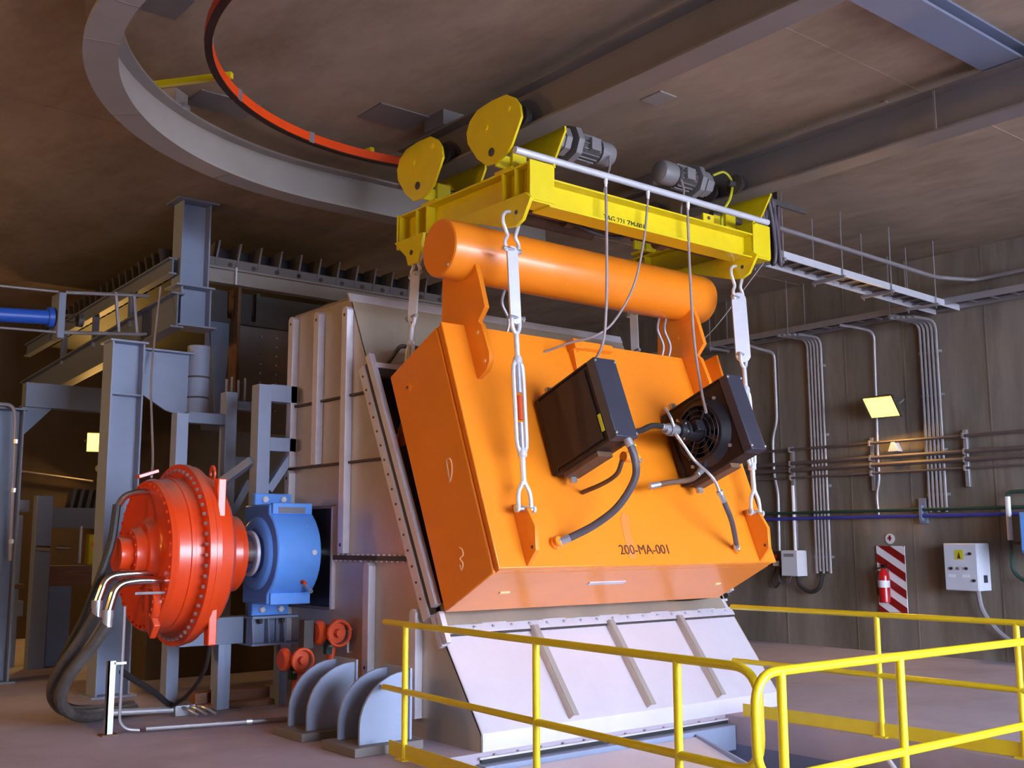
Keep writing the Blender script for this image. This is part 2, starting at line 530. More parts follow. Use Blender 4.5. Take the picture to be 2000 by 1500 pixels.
# ================================================================== suspended magnet
P0 = Vector((0, 6.64, 1.42))                         # lower front edge
SV = Vector((0, 0.383, 1)).normalized()              # up the sloping front
NV = Vector((0, -1, 0.383)).normalized()             # out of the front
def fp(x, s, n=0.0):
    return Vector((x, 0, 0))+P0+SV*s+NV*n
MX0, MX1 = 5.25, 8.66
mg = thing('suspended_magnet', 'large orange suspended electromagnet hanging tilted over the stainless chute', 'magnet', (6.95, 7.4, 1.05))
FT, FB, RT, RB = (7.44, 3.50), (6.64, 1.42), (8.24, 3.11), (7.36, 1.05)
def lerp(a, b, t):
    return (a[0]+(b[0]-a[0])*t, a[1]+(b[1]-a[1])*t)
k = 0.10
MB().prism([lerp(FT, RT, k), lerp(FB, RB, k), RB, RT], 'X', MX0, MX1).build('coil_housing', 'orange_paint', mg, 0.012)
MB().prism([lerp(FT, RT, 0.035), lerp(FB, RB, 0.035), lerp(FB, RB, k), lerp(FT, RT, k)], 'X', MX0+0.022, MX1-0.022).build('gasket_groove', 'orange_paint', mg)
MB().prism([FT, FB, lerp(FB, RB, 0.035), lerp(FT, RT, 0.035)], 'X', MX0, MX1+0.03).build('front_cover', 'orange_paint', mg, 0.008)
# small drain boss and openings on the side and the underside
s0 = MB().lathe((MX0, 7.93, 2.98), (-1, 0, 0), [(0, 0.045), (0.012, 0.045), (0.014, 0.03)], 16).build('drain_boss', 'orange_paint', mg)
MB().lathe((MX0-0.013, 7.93, 2.98), (-1, 0, 0), [(0, 0.016), (0.006, 0.012)], 10).build('plug', 'dark_steel', s0)
bn = (Vector((0, RB[0], RB[1]))-Vector((0, FB[0], FB[1]))).normalized()
dn = Vector((0, bn.z, -bn.y))
for x, u, L in ((5.62, 0.45, 0.10), (8.28, 0.45, 0.07)):
    c = Vector((x, FB[0], FB[1]))+bn*u+dn*0.004
    MB().obox(c, Vector((L/2, 0, 0)), bn*0.012, dn*0.006).build('drain_slot', 'marking_chalk', mg)
c = Vector((6.68, FB[0], FB[1]))+bn*0.33+dn*0.004
MB().obox(c, Vector((0.22, 0, 0)), bn*0.022, dn*0.005).build('rating_plate', 'stainless_strip', mg)
# lower lifting lugs on the front: plates standing out of the face
lug_prof = [(0.02, 0.0), (0.10, 0.12), (0.30, 0.20), (0.47, 0.15), (0.50, 0.0)]
for x in (5.55, 8.46):
    pts = [fp(x-0.02, s, n) for s, n in [(0.01, 0), (0.09, 0.15), (0.27, 0.21), (0.44, 0.17), (0.53, 0.03), (0.53, 0)]]
    l = MB().prism3(pts, (0.04, 0, 0)).build('lifting_lug', 'orange_paint', mg, 0.004)
    bolt(l, fp(x-0.02, 0.13, 0.12), (-1, 0, 0), 0.014, 0.006, 'dark_steel', 'hole_plug', False)
# upper brackets that carry the drum and run down over the front
for x in (5.52, 8.32):
    poly = [(7.90, 3.20), (7.40, 3.02), (7.24, 3.00), (7.13, 3.05), (7.08, 3.13), (7.08, 3.20), (7.19, 3.46), (7.235, 3.50), (7.14, 3.61), (7.23, 3.89), (7.30, 4.06), (7.70, 4.06), (7.77, 3.97), (7.78, 3.5)]
    l = MB().prism(poly, 'X', x-0.025, x+0.025).build('drum_bracket', 'orange_paint', mg, 0.004)
    for yy, zz in ((7.24, 3.40), (7.14, 3.14)):
        bolt(l, (x-0.025, yy, zz), (-1, 0, 0), 0.016, 0.006, 'marking_chalk', 'hole_plug', False)
    if x > 7:
        bolt(l, (x-0.025, 7.50, 3.72), (-1, 0, 0), 0.03, 0.006, 'orange_paint', 'hole_plug', False)
# the oil drum on top
dr = MB().lathe((5.27, 7.5, 4.165), (1, 0, 0), [(0, 0.252), (0.012, 0.26), (3.37, 0.26), (3.39, 0.252)], 40).build('oil_drum', 'orange_paint', mg)
MB().lathe((5.265, 7.5, 4.165), (1, 0, 0), [(0, 0.24), (0.006, 0.245)], 40).build('end_plate', 'orange_paint', dr)
MB().lathe((5.262, 7.36, 3.99), (-1, 0, 0), [(0, 0.012), (0.01, 0.012)], 8).build('drain_plug', 'galvanized', dr)
# terminal brackets along the top edge, conduit stubs
MB().obox(fp(6.72, 2.14, 0.05), Vector((0.05, 0, 0)), SV*0.05, NV*0.06).build('cable_bracket', 'orange_paint', mg, 0.006)
MB().obox(fp(6.98, 2.17, 0.03), Vector((0.25, 0, 0)), SV*0.035, NV*0.03).build('cable_bracket', 'orange_paint', mg, 0.006)
MB().prism3([fp(6.68, 1.78, 0), fp(6.68, 2.12, 0), fp(6.68, 2.12, 0.07), fp(6.68, 1.9, 0.04)], (0.03, 0, 0)).build('cable_bracket', 'orange_paint', mg)
l = MB().prism3([fp(8.62, 1.7, 0), fp(8.62, 2.22, 0), fp(8.62, 2.2, 0.18), fp(8.62, 1.85, 0.16)], (0.03, 0, 0)).build('side_bracket', 'orange_paint', mg)
# the painted tag number, a rust run above it and chalk marks on the side
text_mesh('tag_number', '200-MA-001', 0.125, fp(6.60, 0.10, 0.001), (1, 0, 0), SV, 'marking_black', mg)
run = [fp(6.78, 0.5, .0015), fp(6.73, 0.44, .0015), fp(6.71, 0.34, .0015), fp(6.70, 0.20, .0015), fp(6.70, 0.06, .0015), fp(6.78, 0.06, .0015), fp(6.80, 0.22, .0015), fp(6.80, 0.36, .0015), fp(6.84, 0.44, .0015)]
MB().prism3(run, NV*0.001).build('rust_run', 'stain', mg)
for (yy, zz, pts) in ((7.30, 2.22, [(-.05, .08), (0, .09), (.03, .04), (.03, -.04), (0, -.10), (-.01, -.05), (-.05, .08), (-.03, .0), (.0, -.10)]),
                      (7.12, 1.50, [(-.04, .08), (.0, .06), (.01, .02), (-.03, -.01), (.01, -.05), (-.01, -.10), (-.03, -.06)])):
    MB().tube(smooth_path([(MX0-0.001, yy-a, zz+b) for a, b in pts], 4), 0.007, 5).build('chalk_mark', 'marking_chalk', mg)

# ------------------------------------------------------------------ oil coolers on the front
def cooler(x0, x1, s0, s1, n0, n1, label, fan):
    t = thing('oil_cooler', label, 'oil cooler', fp((x0+x1)/2, s0, 0.0), 'black oil coolers on the magnet')
    mid = (s0+s1)/2
    cN = (n0+n1)/2
    c = fp((x0+x1)/2, mid, cN)
    xa, hs, hn = (x1-x0)/2, (s1-s0)/2, (n1-n0)/2
    MB().obox(c-NV*0.05, Vector((xa, 0, 0)), SV*hs, NV*(hn-0.05)).build('core_box', 'black_panel', t, 0.01)
    o = MB().obox(fp((x0+x1)/2+0.005, mid, n1-0.045), Vector((xa+0.02, 0, 0)), SV*(hs+0.012), NV*0.05).build('outer_header', 'slate_paint', t, 0.008)
    MB().obox(fp((x0+x1)/2, mid, n0+0.03), Vector((xa+0.015, 0, 0)), SV*(hs+0.008), NV*0.03).build('inner_header', 'black_panel', t, 0.008)
    for sg in (-1, 1):
        MB().obox(c+SV*sg*(hs+0.004)-NV*0.02, Vector((xa+0.012, 0, 0)), SV*0.008, NV*(hn-0.08)).build('edge_frame', 'black_panel', t)
    for s in (s0+0.02, s1-0.02):
        for x in (x0-0.005, x1+0.01):
            bolt(t, fp(x, s, n1+0.004), NV, 0.012, 0.012, 'galvanized')
    for sg, nn in ((-1, n0+0.09), (1, n0+0.09)):
        MB().obox(fp((x0+x1)/2, mid+sg*(hs+0.05), nn), Vector((0.03, 0, 0)), SV*0.05, NV*0.02).build('mounting_foot', 'galvanized', t)
    MB().obox(fp((x0+x1)/2, mid-hs-0.02, (n0+n1)/2-0.1), Vector((xa*0.8, 0, 0)), SV*0.035, NV*hn*0.55).build('drip_tray', 'rust_brown', t)
    if not fan:
        MB().obox(fp(x0-0.013, mid, cN-0.04), Vector((0.012, 0, 0)), SV*(hs-0.03), NV*(hn-0.10)).build('cover_sheet', 'black_panel', t, 0.006)
        MB().obox(fp(x0-0.022, s0+0.16, n1-0.11), Vector((0.004, 0, 0)), SV*0.075, NV*0.016).build('warning_sticker', 'sign_yellow', t)
    else:
        # shrouded axial fan and its motor on the left side
        fc = fp(x0, mid, cN-0.02)
        MB().lathe(fc, (-1, 0, 0), [(0, 0.33), (0.03, 0.30), (0.06, 0.27), (0.075, 0.272), (0.075, 0.25), (0.02, 0.25)], 28, caps=False).build('fan_shroud', 'black_paint', t)
        for i in range(8):
            a = i*math.pi/4
            d = SV*math.cos(a)+NV*math.sin(a)
            e = SV*-math.sin(a)+NV*math.cos(a)
            MB().obox(fc+d*0.15+Vector((-0.05, 0, 0)), d*0.09, (e*0.045+Vector((0.018, 0, 0))), Vector((-0.003, 0, 0))+e*0.001).build('fan_blade', 'black_paint', t)
        for rr in (0.10, 0.15, 0.20, 0.245):
            MB().tube([fc+Vector((-0.085, 0, 0))+(SV*math.cos(2*math.pi*i/24)+NV*math.sin(2*math.pi*i/24))*rr for i in range(24)], 0.004, 5, True).build('guard_ring', 'slate_paint', t)
        for i in range(4):
            a = i*math.pi/2+0.785
            d = SV*math.cos(a)+NV*math.sin(a)
            MB().tube([fc+d*0.09+Vector((-0.09, 0, 0)), fc+d*0.28+Vector((-0.08, 0, 0))], 0.006, 5).build('guard_stay', 'slate_paint', t)
            bolt(t, fc+d*0.34, (-1, 0, 0), 0.018, 0.02, 'galvanized')
        mo = MB().lathe(fc+Vector((-0.06, 0, 0)), (-1, 0, 0), [(0, 0.07), (0.04, 0.085), (0.20, 0.085), (0.21, 0.10), (0.23, 0.10), (0.24, 0.08), (0.30, 0.075)], 20).build('fan_motor', 'black_paint', t)
        MB().lathe(fc+Vector((-0.36, 0, 0)), (-1, 0, 0), [(0, 0.045), (0.05, 0.045), (0.05, 0.06), (0.12, 0.06), (0.12, 0.05), (0.17, 0.045)], 16).build('oil_pump', 'motor_grey', mo)
        for i in range(6):
            a = i*math.pi/3
            d = SV*math.cos(a)+NV*math.sin(a)
            bolt(mo, fc+Vector((-0.30, 0, 0))+d*0.08, (-1, 0, 0), 0.012, 0.014, 'galvanized')
        MB().obox(fc+Vector((-0.19, 0, 0))+NV*0.11, Vector((0.05, 0, 0)), SV*0.05, NV*0.03).build('terminal_box', 'black_paint', mo, 0.006)
    return t
cl = cooler(6.06, 6.27, 0.80, 1.50, 0.03, 0.84, 'closed black oil cooler box on the magnet front, left of the fan unit', False)
cr = cooler(7.66, 7.83, 0.75, 1.48, 0.03, 0.90, 'open black oil cooler with fan and motor on the right of the magnet front', True)

# oil hoses and pipes between the coolers and the magnet
def hose(name, pts, r, m, label, cat='hose', ends=None, n=8, seg=10):
    path = smooth_path(pts, n)
    t = thing(name, label, cat, path[-1])
    MB().tube(path, r, seg).build('hose', m, t)
    if ends:
        for a, b in ((path[0], path[min(4, len(path)-1)]), (path[-1], path[-min(5, len(path))])):
            d = (b-a).normalized()
            MB().lathe(a-d*0.01, d, [(0, r*1.25), (0.03, r*1.35), (0.035, r*1.1), (0.11, r*1.15), (0.115, r*1.0)], 10).build('end_fitting', ends, t)
    return t
h = hose('oil_hose', [fp(6.2, 0.83, 0.80), fp(6.24, 0.66, 0.79), fp(6.28, 0.50, 0.70), fp(6.22, 0.34, 0.50), fp(6.12, 0.26, 0.30), fp(6.0, 0.22, 0.14), fp(5.90, 0.20, 0.03)], 0.032, 'hose_grey',
         'thick grey oil hose curving from the closed cooler to the lower left of the magnet', 'hose', 'galvanized')
MB().lathe(fp(5.88, 0.20, 0.0), NV, [(0, 0.05), (0.03, 0.05), (0.03, 0.04), (0.07, 0.04)], 12).build('port', 'orange_paint', h)
h = hose('oil_hose', [fp(7.22, 1.06, 0.48), fp(7.27, 0.93, 0.49), fp(7.36, 0.80, 0.48), fp(7.46, 0.62, 0.53), fp(7.56, 0.50, 0.48)], 0.014, 'galvanized',
         'thin pale metal pipe slanting down in front of the open fan cooler', 'pipe', 'galvanized')
h = hose('oil_hose', [fp(7.56, 0.50, 0.48), fp(7.66, 0.38, 0.42), fp(7.80, 0.28, 0.32), fp(7.98, 0.18, 0.16), fp(8.12, 0.13, 0.03)], 0.024, 'hose_grey',
         'short dark hose reaching the lower right of the magnet front', 'hose', 'galvanized')
MB().lathe(fp(8.13, 0.13, 0.0), NV, [(0, 0.045), (0.03, 0.045), (0.03, 0.035), (0.06, 0.035)], 12).build('port', 'orange_paint', h)
hose('oil_hose', [fp(6.32, 1.10, 0.62), fp(6.50, 1.02, 0.56), fp(6.72, 1.04, 0.50), fp(6.95, 1.12, 0.48), fp(7.18, 1.12, 0.46)], 0.026, 'rubber',
     'short black hose bridging the gap between the two coolers', 'hose', 'galvanized')
hose('oil_hose', [fp(7.2, 1.12, 0.50), fp(7.17, 1.20, 0.52), fp(7.16, 1.30, 0.50)], 0.014, 'galvanized', 'small bent metal pipe standing up beside the fan motor pump', 'pipe')
hose('oil_hose', [fp(7.0, 0.66, 0.20), fp(7.2, 0.68, 0.25), fp(7.45, 0.70, 0.30), fp(7.64, 0.80, 0.30)], 0.026, 'rust_brown', 'brown steel pipe end sticking out below the open fan cooler', 'pipe', 'galvanized')
t = thing('valve_manifold', 'orange and yellow oil valve cluster under the closed black cooler', 'valve', fp(6.42, 0.70, 0.4))
MB().cyl(fp(6.30, 0.72, 0.62), fp(6.46, 0.72, 0.62), 0.045, 14).build('valve_body', 'orange_paint', t)
MB().cyl(fp(6.38, 0.72, 0.62), fp(6.38, 0.80, 0.66), 0.02, 10).build('valve_stem', 'galvanized', t)
MB().obox(fp(6.38, 0.81, 0.66), Vector((0.06, 0, 0)), SV*0.008, NV*0.012).build('handle', 'sign_yellow', t)
MB().tube(smooth_path([fp(6.44, 0.72, 0.62), fp(6.52, 0.70, 0.60), fp(6.55, 0.78, 0.56), fp(6.50, 0.88, 0.55)], 6), 0.012, 8).build('pipe', 'galvanized', t)
MB().tube(smooth_path([fp(6.3, 0.7, 0.6), fp(6.3, 0.62, 0.5), fp(6.32, 0.62, 0.3), fp(6.34, 0.66, 0.02)], 6), 0.02, 8).build('return_pipe', 'rust_brown', t)

# ------------------------------------------------------------------ turnbuckle hangers
def turnbuckle(top, bot, label, jaw_axis, plate_face, plate_w, hidden=False):
    top, bot = Vector(top), Vector(bot)
    d = (bot-top).normalized()
    L = (bot-top).length
    t = thing('turnbuckle', label, 'turnbuckle', bot, 'galvanized turnbuckle hangers')
    a = jaw_axis
    a = (Vector(a)-d*Vector(a).dot(d)).normalized()
    b = d.cross(a)
    K = 1.3
    P = lambda f, u=0.0, v=0.0: top+d*(L*f)+a*u*K+b*v*K
    # bow shackle: U through the crane lug, pin below
    pts = [P(.128, -.045), P(.095, -.058), P(.07, -.034), P(.05, -.045), P(.02, -.066), P(-.008, -.055), P(-.022, 0), P(-.008, .055), P(.02, .066), P(.05, .045), P(.07, .034), P(.095, .058), P(.128, .045)]
    sh = MB().tube(smooth_path(pts, 4), 0.017, 8).build('shackle', 'zinc_white', t)
    MB().cyl(P(.118, -.075), P(.118, .075), 0.02, 10).build('pin', 'galvanized', sh)
    # flat link plate
    n = 8
    pw = plate_w/2
    prof = [(math.cos(math.pi*i/n)*pw, -math.sin(math.pi*i/n)*pw) for i in range(n+1)]
    pn = (Vector(plate_face)-d*Vector(plate_face).dot(d)).normalized()
    pb = d.cross(pn)
    up_ = [P(.125)+pb*x+d*y for x, y in prof]
    dn_ = [P(.365)-pb*x-d*y for x, y in prof]
    MB().prism3([p-pn*0.014 for p in up_+dn_], pn*0.028).build('link_plate', 'zinc_white', t, 0.003)
    # upper jaw
    j = MB()
    for s in (-1, 1):
        j.tube(smooth_path([P(.36, .03*s), P(.385, .032*s), P(.405, .022*s), P(.42, .0)], 4), 0.018, 8)
    jw = j.build('upper_jaw', 'zinc_white', t)
    MB().cyl(P(.362, -.055), P(.362, .055), 0.02, 10).build('pin', 'galvanized', jw)
    MB().lathe(P(.362, .055), a, [(0, .028), (.02, .028)], 6).build('nut', 'galvanized', jw)
    MB().lathe(P(.415), d, [(0, .023), (.085*L, .023)], 12).build('upper_rod', 'zinc_white', t)
    # open turnbuckle body
    bd = MB()
    for s in (-1, 1):
        bd.tube([P(.505, .012*s), P(.53, .036*s), P(.555, .04*s), P(.775, .04*s), P(.80, .036*s), P(.825, .012*s)], 0.018, 8)
    body = bd.build('body', 'zinc_white', t)
    for f in (.495, .805):
        MB().lathe(P(f), d, [(0, .028), (.01*L, .04), (.025*L, .04), (.03*L, .028)], 12).build('collar', 'zinc_white', body)
    MB().cyl(P(.51), P(.62), 0.022, 10).build('threaded_rod', 'galvanized', t)
    MB().cyl(P(.72), P(.83), 0.022, 10).build('threaded_rod', 'galvanized', t)
    MB().cyl(P(.63), P(.71), 0.019, 10).build('rust_spot', 'valve_red', t) if not hidden else None
    MB().lathe(P(.825), d, [(0, .022), (.02*L, .026), (.03*L, .024), (.10*L, .024)], 12).build('lower_rod', 'zinc_white', t)
    # lower jaw with pin through the magnet lug
    j = MB()
    for s in (-1, 1):
        j.tube(smooth_path([P(.905, .0), P(.925, .02*s), P(.945, .042*s), P(.97, .05*s), P(1.0, .05*s)], 4), 0.018, 8)
    jw = j.build('lower_jaw', 'zinc_white', t)
    MB().cyl(P(1.0, -.075), P(1.0, .075), 0.022, 10).build('pin', 'galvanized', jw)
    for s in (-1, 1):
        MB().lathe(P(1.0, .055*s), a*s, [(0, .034), (.022, .034), (.026, .026)], 10).build('pin_head', 'zinc_white', jw)
    return t
turnbuckle((5.68, 7.02, 4.40), fp(5.55, 0.45, 0.125), 'long galvanized turnbuckle hanger in front of the magnet at the left', (1, 0, 0), (-0.25, -1, 0), 0.10)
turnbuckle((8.70, 7.02, 4.40), fp(8.46, 0.46, 0.125), 'galvanized turnbuckle hanger with a broad white link at the right end of the magnet', (1, 0, 0), (-0.75, -1, 0), 0.15)
turnbuckle((5.72, 8.52, 4.40), (5.45, 8.30, 2.6), 'galvanized hanger behind the orange drum at the back left of the magnet', (0, 1, 0), (-1, -0.6, 0), 0.09, True)
turnbuckle((8.70, 8.52, 4.40), (8.52, 8.30, 2.6), 'galvanized hanger at the back right corner of the magnet, behind the drum', (0, 1, 0), (-1, -0.6, 0), 0.09, True)
for x in (5.45, 8.52):   # rear lugs that the back hangers hold
    MB().prism([(8.02, 2.52), (8.36, 2.50), (8.38, 2.66), (8.10, 2.78)], 'X', x-0.02, x+0.02).build('lifting_lug', 'orange_paint', mg)

# ================================================================== yellow travelling crane frame
cr_ = thing('crane_trolley', 'bright yellow travelling crane frame carrying the orange magnet', 'crane', (7.3, 7.85, 4.5))
for y, nm in ((6.93, 'front_beam'), (8.76, 'rear_beam')):
    t = ibeam_x(MB(), y, 5.95, 8.75, 4.50, 4.76, 0.24, 0.014, 0.018).build(nm, 'yellow_paint', cr_, 0.003)
    if y < 8:
        FBm = t
for x in (5.84, 8.86):
    e = ibeam_y(MB(), x, 6.82, 8.87, 4.57, 4.87, 0.22, 0.014, 0.018).build('end_beam', 'yellow_paint', cr_, 0.003)
    for y in (6.84, 7.02, 7.20, 8.38, 8.56, 8.85):
        for s in (-1, 1):
            MB().box(x+s*0.058-0.05, x+s*0.058+0.05, y-0.008, y+0.008, 4.588, 4.852).build('stiffener', 'yellow_paint', e)
for x0, x1 in ((5.72, 6.0), (8.72, 9.0)):
    for y0, y1 in ((6.80, 6.815), (8.875, 8.89)):
        MB().box(x0, x1, y0, y1, 4.53, 4.88).build('corner_plate', 'yellow_paint', cr_, 0.003)
    for y in (6.81, 8.88):
        MB().box(x0, x1, min(y, 7.85)-0.0 if y < 7 else 8.66, 7.02 if y < 7 else 8.88, 4.515, 4.53).build('seat_plate', 'yellow_paint', cr_)
MB().box(6.0, 6.016, 6.82, 7.02, 4.53, 4.88).build('corner_plate', 'yellow_paint', cr_)
MB().box(8.72, 8.736, 6.82, 7.02, 4.53, 4.88).build('corner_plate', 'yellow_paint', cr_)
MB().box(8.83, 8.846, 6.805, 6.82, 4.53, 4.88).build('stiffener', 'yellow_paint', cr_)
for x in (5.70, 8.72):
    f = MB().prism([(6.82, 4.58), (6.75, 4.52), (6.86, 4.35), (6.95, 4.31), (7.10, 4.33), (7.9, 4.58)], 'X', x-0.018, x+0.018).build('lifting_lug', 'yellow_paint', cr_, 0.003)
    bolt(f, (x-0.018, 6.94, 4.43), (-1, 0, 0), 0.02, 0.006, 'dark_steel', 'hole_plug', False)
    g = MB().prism([(8.87, 4.58), (8.66, 4.40), (8.62, 4.30), (8.44, 4.30), (8.36, 4.58)], 'X', x-0.018, x+0.018).build('lifting_lug', 'yellow_paint', cr_, 0.003)
    bolt(g, (x-0.018, 8.56, 4.42), (-1, 0, 0), 0.026, 0.006, 'dark_steel', 'hole_plug', False)
# pear-shaped wheel plates on either side of each runway beam
pearA = [(7.0, 5.50), (6.88, 5.43), (6.81, 5.34), (6.79, 5.23), (6.93, 5.01), (7.0, 4.96), (7.14, 4.92), (7.28, 4.925), (7.42, 5.03), (7.56, 5.21), (7.58, 5.32), (7.53, 5.42), (7.42, 5.49), (7.2, 5.51)]
pearB = [(y+1.16, z-0.03) for y, z in pearA]
for rx in (5.88, 8.78):
    for poly in (pearA, pearB):
        yc = sum(p[0] for p in poly)/len(poly)
        for x in ((rx-0.25, rx+0.25) if rx < 7 else (rx+0.25,)):
            w_ = MB().prism(poly, 'X', x-0.012, x+0.012).build('wheel_plate', 'yellow_paint', cr_, 0.003)
            sx = -1 if x < rx else 1
            for yy, zz, r_ in ((yc-0.22, 5.36, .028), (yc+0.10, 5.28, .028), (yc+0.02, 5.03, .04)):
                bolt(w_, (x+sx*0.012, yy, zz), (sx, 0, 0), r_, 0.012, 'yellow_paint' if r_ < .035 else 'dark_steel', 'axle_cap', False)
        for yy in (yc-0.22, yc+0.12):
            for sx in (-1, 1):
                MB().lathe((rx+sx*0.12, yy, 5.31), (-sx, 0, 0), [(-0.11, 0.03), (-0.02, 0.03), (-0.02, 0.105), (0.0, 0.105), (0.0, 0.085), (0.06, 0.08)], 20).build('wheel', 'dark_steel', cr_)
        MB().cyl((rx-0.235, yc+0.02, 5.03), (rx+0.235, yc+0.02, 5.03), 0.035, 12).build('pivot_pin', 'dark_steel', cr_)
        MB().box(rx-0.08, rx+0.08, yc-0.05, yc+0.09, 4.87, 5.08).build('yoke_block', 'yellow_paint', cr_, 0.006)
        MB().box(rx-0.14, rx+0.14, yc-0.10, yc+0.14, 4.87, 4.90).build('yoke_base', 'yellow_paint', cr_, 0.003)
        MB().box(rx-0.23, rx-0.08, yc-0.012, yc+0.012, 4.90, 5.02).build('gusset', 'yellow_paint', cr_)
# travel motors
def drive(x0, sg, label):
    """gear motor lying along X at Y 7.15"""
    m = MB().lathe((x0, 7.15, 5.30), (sg, 0, 0), [(0, 0.05), (0.0, 0.12), (0.05, 0.12), (0.05, 0.14), (0.12, 0.14), (0.12, 0.10)], 8).build('travel_gearbox', 'motor_grey', cr_, 0.004)
    MB().lathe((x0+sg*0.17, 7.15, 5.30), (sg, 0, 0), [(0, 0.10), (0.0, 0.175), (0.07, 0.175), (0.07, 0.12)], 8).build('gear_flange', 'motor_grey', m, 0.004)
    mm = MB().lathe((x0+sg*0.23, 7.15, 5.30), (sg, 0, 0), [(0, 0.09), (0.02, 0.115), (0.28, 0.115), (0.29, 0.10)], 20).build('motor', 'dark_steel', m)
    for i in range(16):
        a = 2*math.pi*i/16
        d = Vector((0, math.cos(a), math.sin(a)))
        MB().obox(Vector((x0+sg*0.385, 7.15, 5.30))+d*0.118, Vector((0.11, 0, 0)), d*0.012, Vector((1, 0, 0)).cross(d)*0.004).build('cooling_fin', 'motor_grey', m)
    MB().lathe((x0+sg*0.53, 7.15, 5.30), (sg, 0, 0), [(0, 0.12), (0.13, 0.125), (0.18, 0.11), (0.20, 0.07)], 16).build('fan_cowl', 'motor_grey', m)
    MB().box(x0+sg*0.40-0.06, x0+sg*0.40+0.06, 6.99, 7.05, 5.24, 5.36).build('terminal_box', 'motor_grey', m, 0.006)
    return m
ml = drive(6.30, 1, '')
mr = drive(8.42, -1, '')
MB().tube(smooth_path([(6.9, 7.03, 5.24), (6.85, 6.98, 5.1), (6.78, 6.95, 4.98), (6.72, 6.94, 4.78)], 6), 0.010, 6).build('motor_cable', 'cable_grey', ml)
MB().tube(smooth_path([(7.9, 7.03, 5.22), (7.88, 6.98, 5.08), (7.80, 6.95, 4.9), (7.78, 6.94, 4.78)], 6), 0.010, 6).build('motor_cable', 'cable_grey', mr)
MB().tube(smooth_path([(8.45, 7.08, 5.40), (8.56, 7.02, 5.44), (8.64, 6.99, 5.34), (8.58, 6.97, 5.15), (8.42, 6.95, 4.95), (8.40, 6.94, 4.78)], 6), 0.014, 6).build('earth_cable', 'sign_yellow', mr)
# cross shafts and dirty hoist parts between the two long beams
for y, z, r_, x0, x1 in ((7.30, 4.62, 0.035, 6.1, 8.7), (7.62, 4.66, 0.06, 6.3, 7.2), (8.2, 4.62, 0.05, 6.2, 8.5)):
    MB().cyl((x0, y, z), (x1, y, z), r_, 14).build('cross_shaft', 'rust_brown', cr_)
for x in (6.55, 7.05, 7.8):
    MB().lathe((x, 7.30, 4.62), (1, 0, 0), [(0, 0.05), (0, 0.075), (0.10, 0.075), (0.10, 0.05)], 14).build('coupling', 'rust_brown', cr_)
MB().tube(smooth_path([(6.5, 7.25, 4.60), (6.8, 7.15, 4.50), (7.1, 7.2, 4.52), (7.4, 7.25, 4.62)], 6), 0.02, 6).build('slack_cable', 'rubber', cr_)
# pale cable carrier bar along the front
cbx = MB().cyl((5.56, 6.81, 4.925), (8.98, 6.81, 4.925), 0.032, 12).build('cable_carrier_bar', 'zinc_white', cr_)
for x in (6.63, 7.18, 7.74):
    MB().lathe((x, 6.81, 4.90), (0, 0, -1), [(0, 0.018), (0.05, 0.018), (0.05, 0.014), (0.08, 0.014)], 8).build('cable_gland', 'white_paint', cbx)
for x in (6.0, 8.74):
    MB().box(x-0.012, x+0.012, 6.80, 6.83, 4.86, 4.92).build('bar_bracket', 'yellow_paint', cr_)
bk = MB().box(8.02, 8.18, 6.86, 6.88, 4.76, 4.86).build('limit_switch_plate', 'yellow_paint', cr_)
bolt(bk, (8.1, 6.86, 4.82), (0, -1, 0), 0.02, 0.01, 'dark_steel')
text_mesh('tag_number', 'TAG 221 ZM-001', 0.075, (6.70, 6.9225, 4.555), (1, 0, 0), (0, 0, 1), 'black_paint', cr_)

# hanging cables
def cable(pts, r, m, label, name='power_cable', cat='cable'):
    p = smooth_path(pts, 8)
    return tag(MB().tube(p, r, 8).build(name, m, off=p[-1]), label, cat)
cable([(6.63, 6.81, 4.83), (6.62, 6.80, 4.3), (6.62, 6.82, 3.7), (6.61, 6.88, 3.34), (6.60, 7.12, 3.12)], 0.013, 'cable_grey', 'straight grey cable hanging nearest the left of the yellow beam')
cable([(7.18, 6.81, 4.83), (7.12, 6.82, 4.4), (7.0, 6.85, 3.95), (6.80, 6.92, 3.60), (6.62, 7.0, 3.46), (6.48, 7.16, 3.41), (6.36, 7.385, 3.34)], 0.011, 'cable_grey', 'slack grey cable looping down in front of the drum to the magnet top')
cable([(7.73, 6.81, 4.83), (7.73, 6.80, 4.2), (7.72, 6.76, 3.5), (7.62, 6.6, 3.0), (7.50, 6.45, 2.78)], 0.013, 'cable_grey', 'grey cable hanging straight down to the fan motor of the open cooler')
for i, (x, y, lab) in enumerate(((9.12, 6.98, 'innermost'), (9.18, 7.02, 'second from the left'), (9.24, 6.96, 'middle'), (9.30, 7.04, 'second from the right'), (9.36, 7.0, 'outermost'))):
    cable([(x-0.04, y, 5.28), (x+0.02, y, 5.02), (x+0.03, y-0.02, 4.72), (x-0.01+0.02*i, y, 4.58), (x+0.05, y+0.02, 4.70), (x+0.08, y+0.02, 5.0), (x+0.12, y+0.04, 5.28)], 0.021, 'rubber' if i % 2 else 'hose_grey',
          lab+' loop of the dark cable bunch at the crane right end', 'festoon_cable')
t = thing('cable_carrier_rail', 'short dark rail above the cable bunch at the right end of the crane', 'rail', (9.4, 7.02, 5.26))
MB().box(9.0, 9.95, 7.0, 7.04, 5.25, 5.31).build('track', 'dark_steel', t)
MB().box(9.40, 9.42, 6.99, 7.05, 5.31, CZ).build('hanger', 'dark_steel', t)
cable([(9.18, 7.0, 4.6), (9.05, 7.2, 4.3), (8.9, 7.5, 3.9), (8.8, 7.9, 3.6)], 0.006, 'cable_grey', 'thin wire slanting down behind the right hanger plate', 'guide_wire', 'wire')
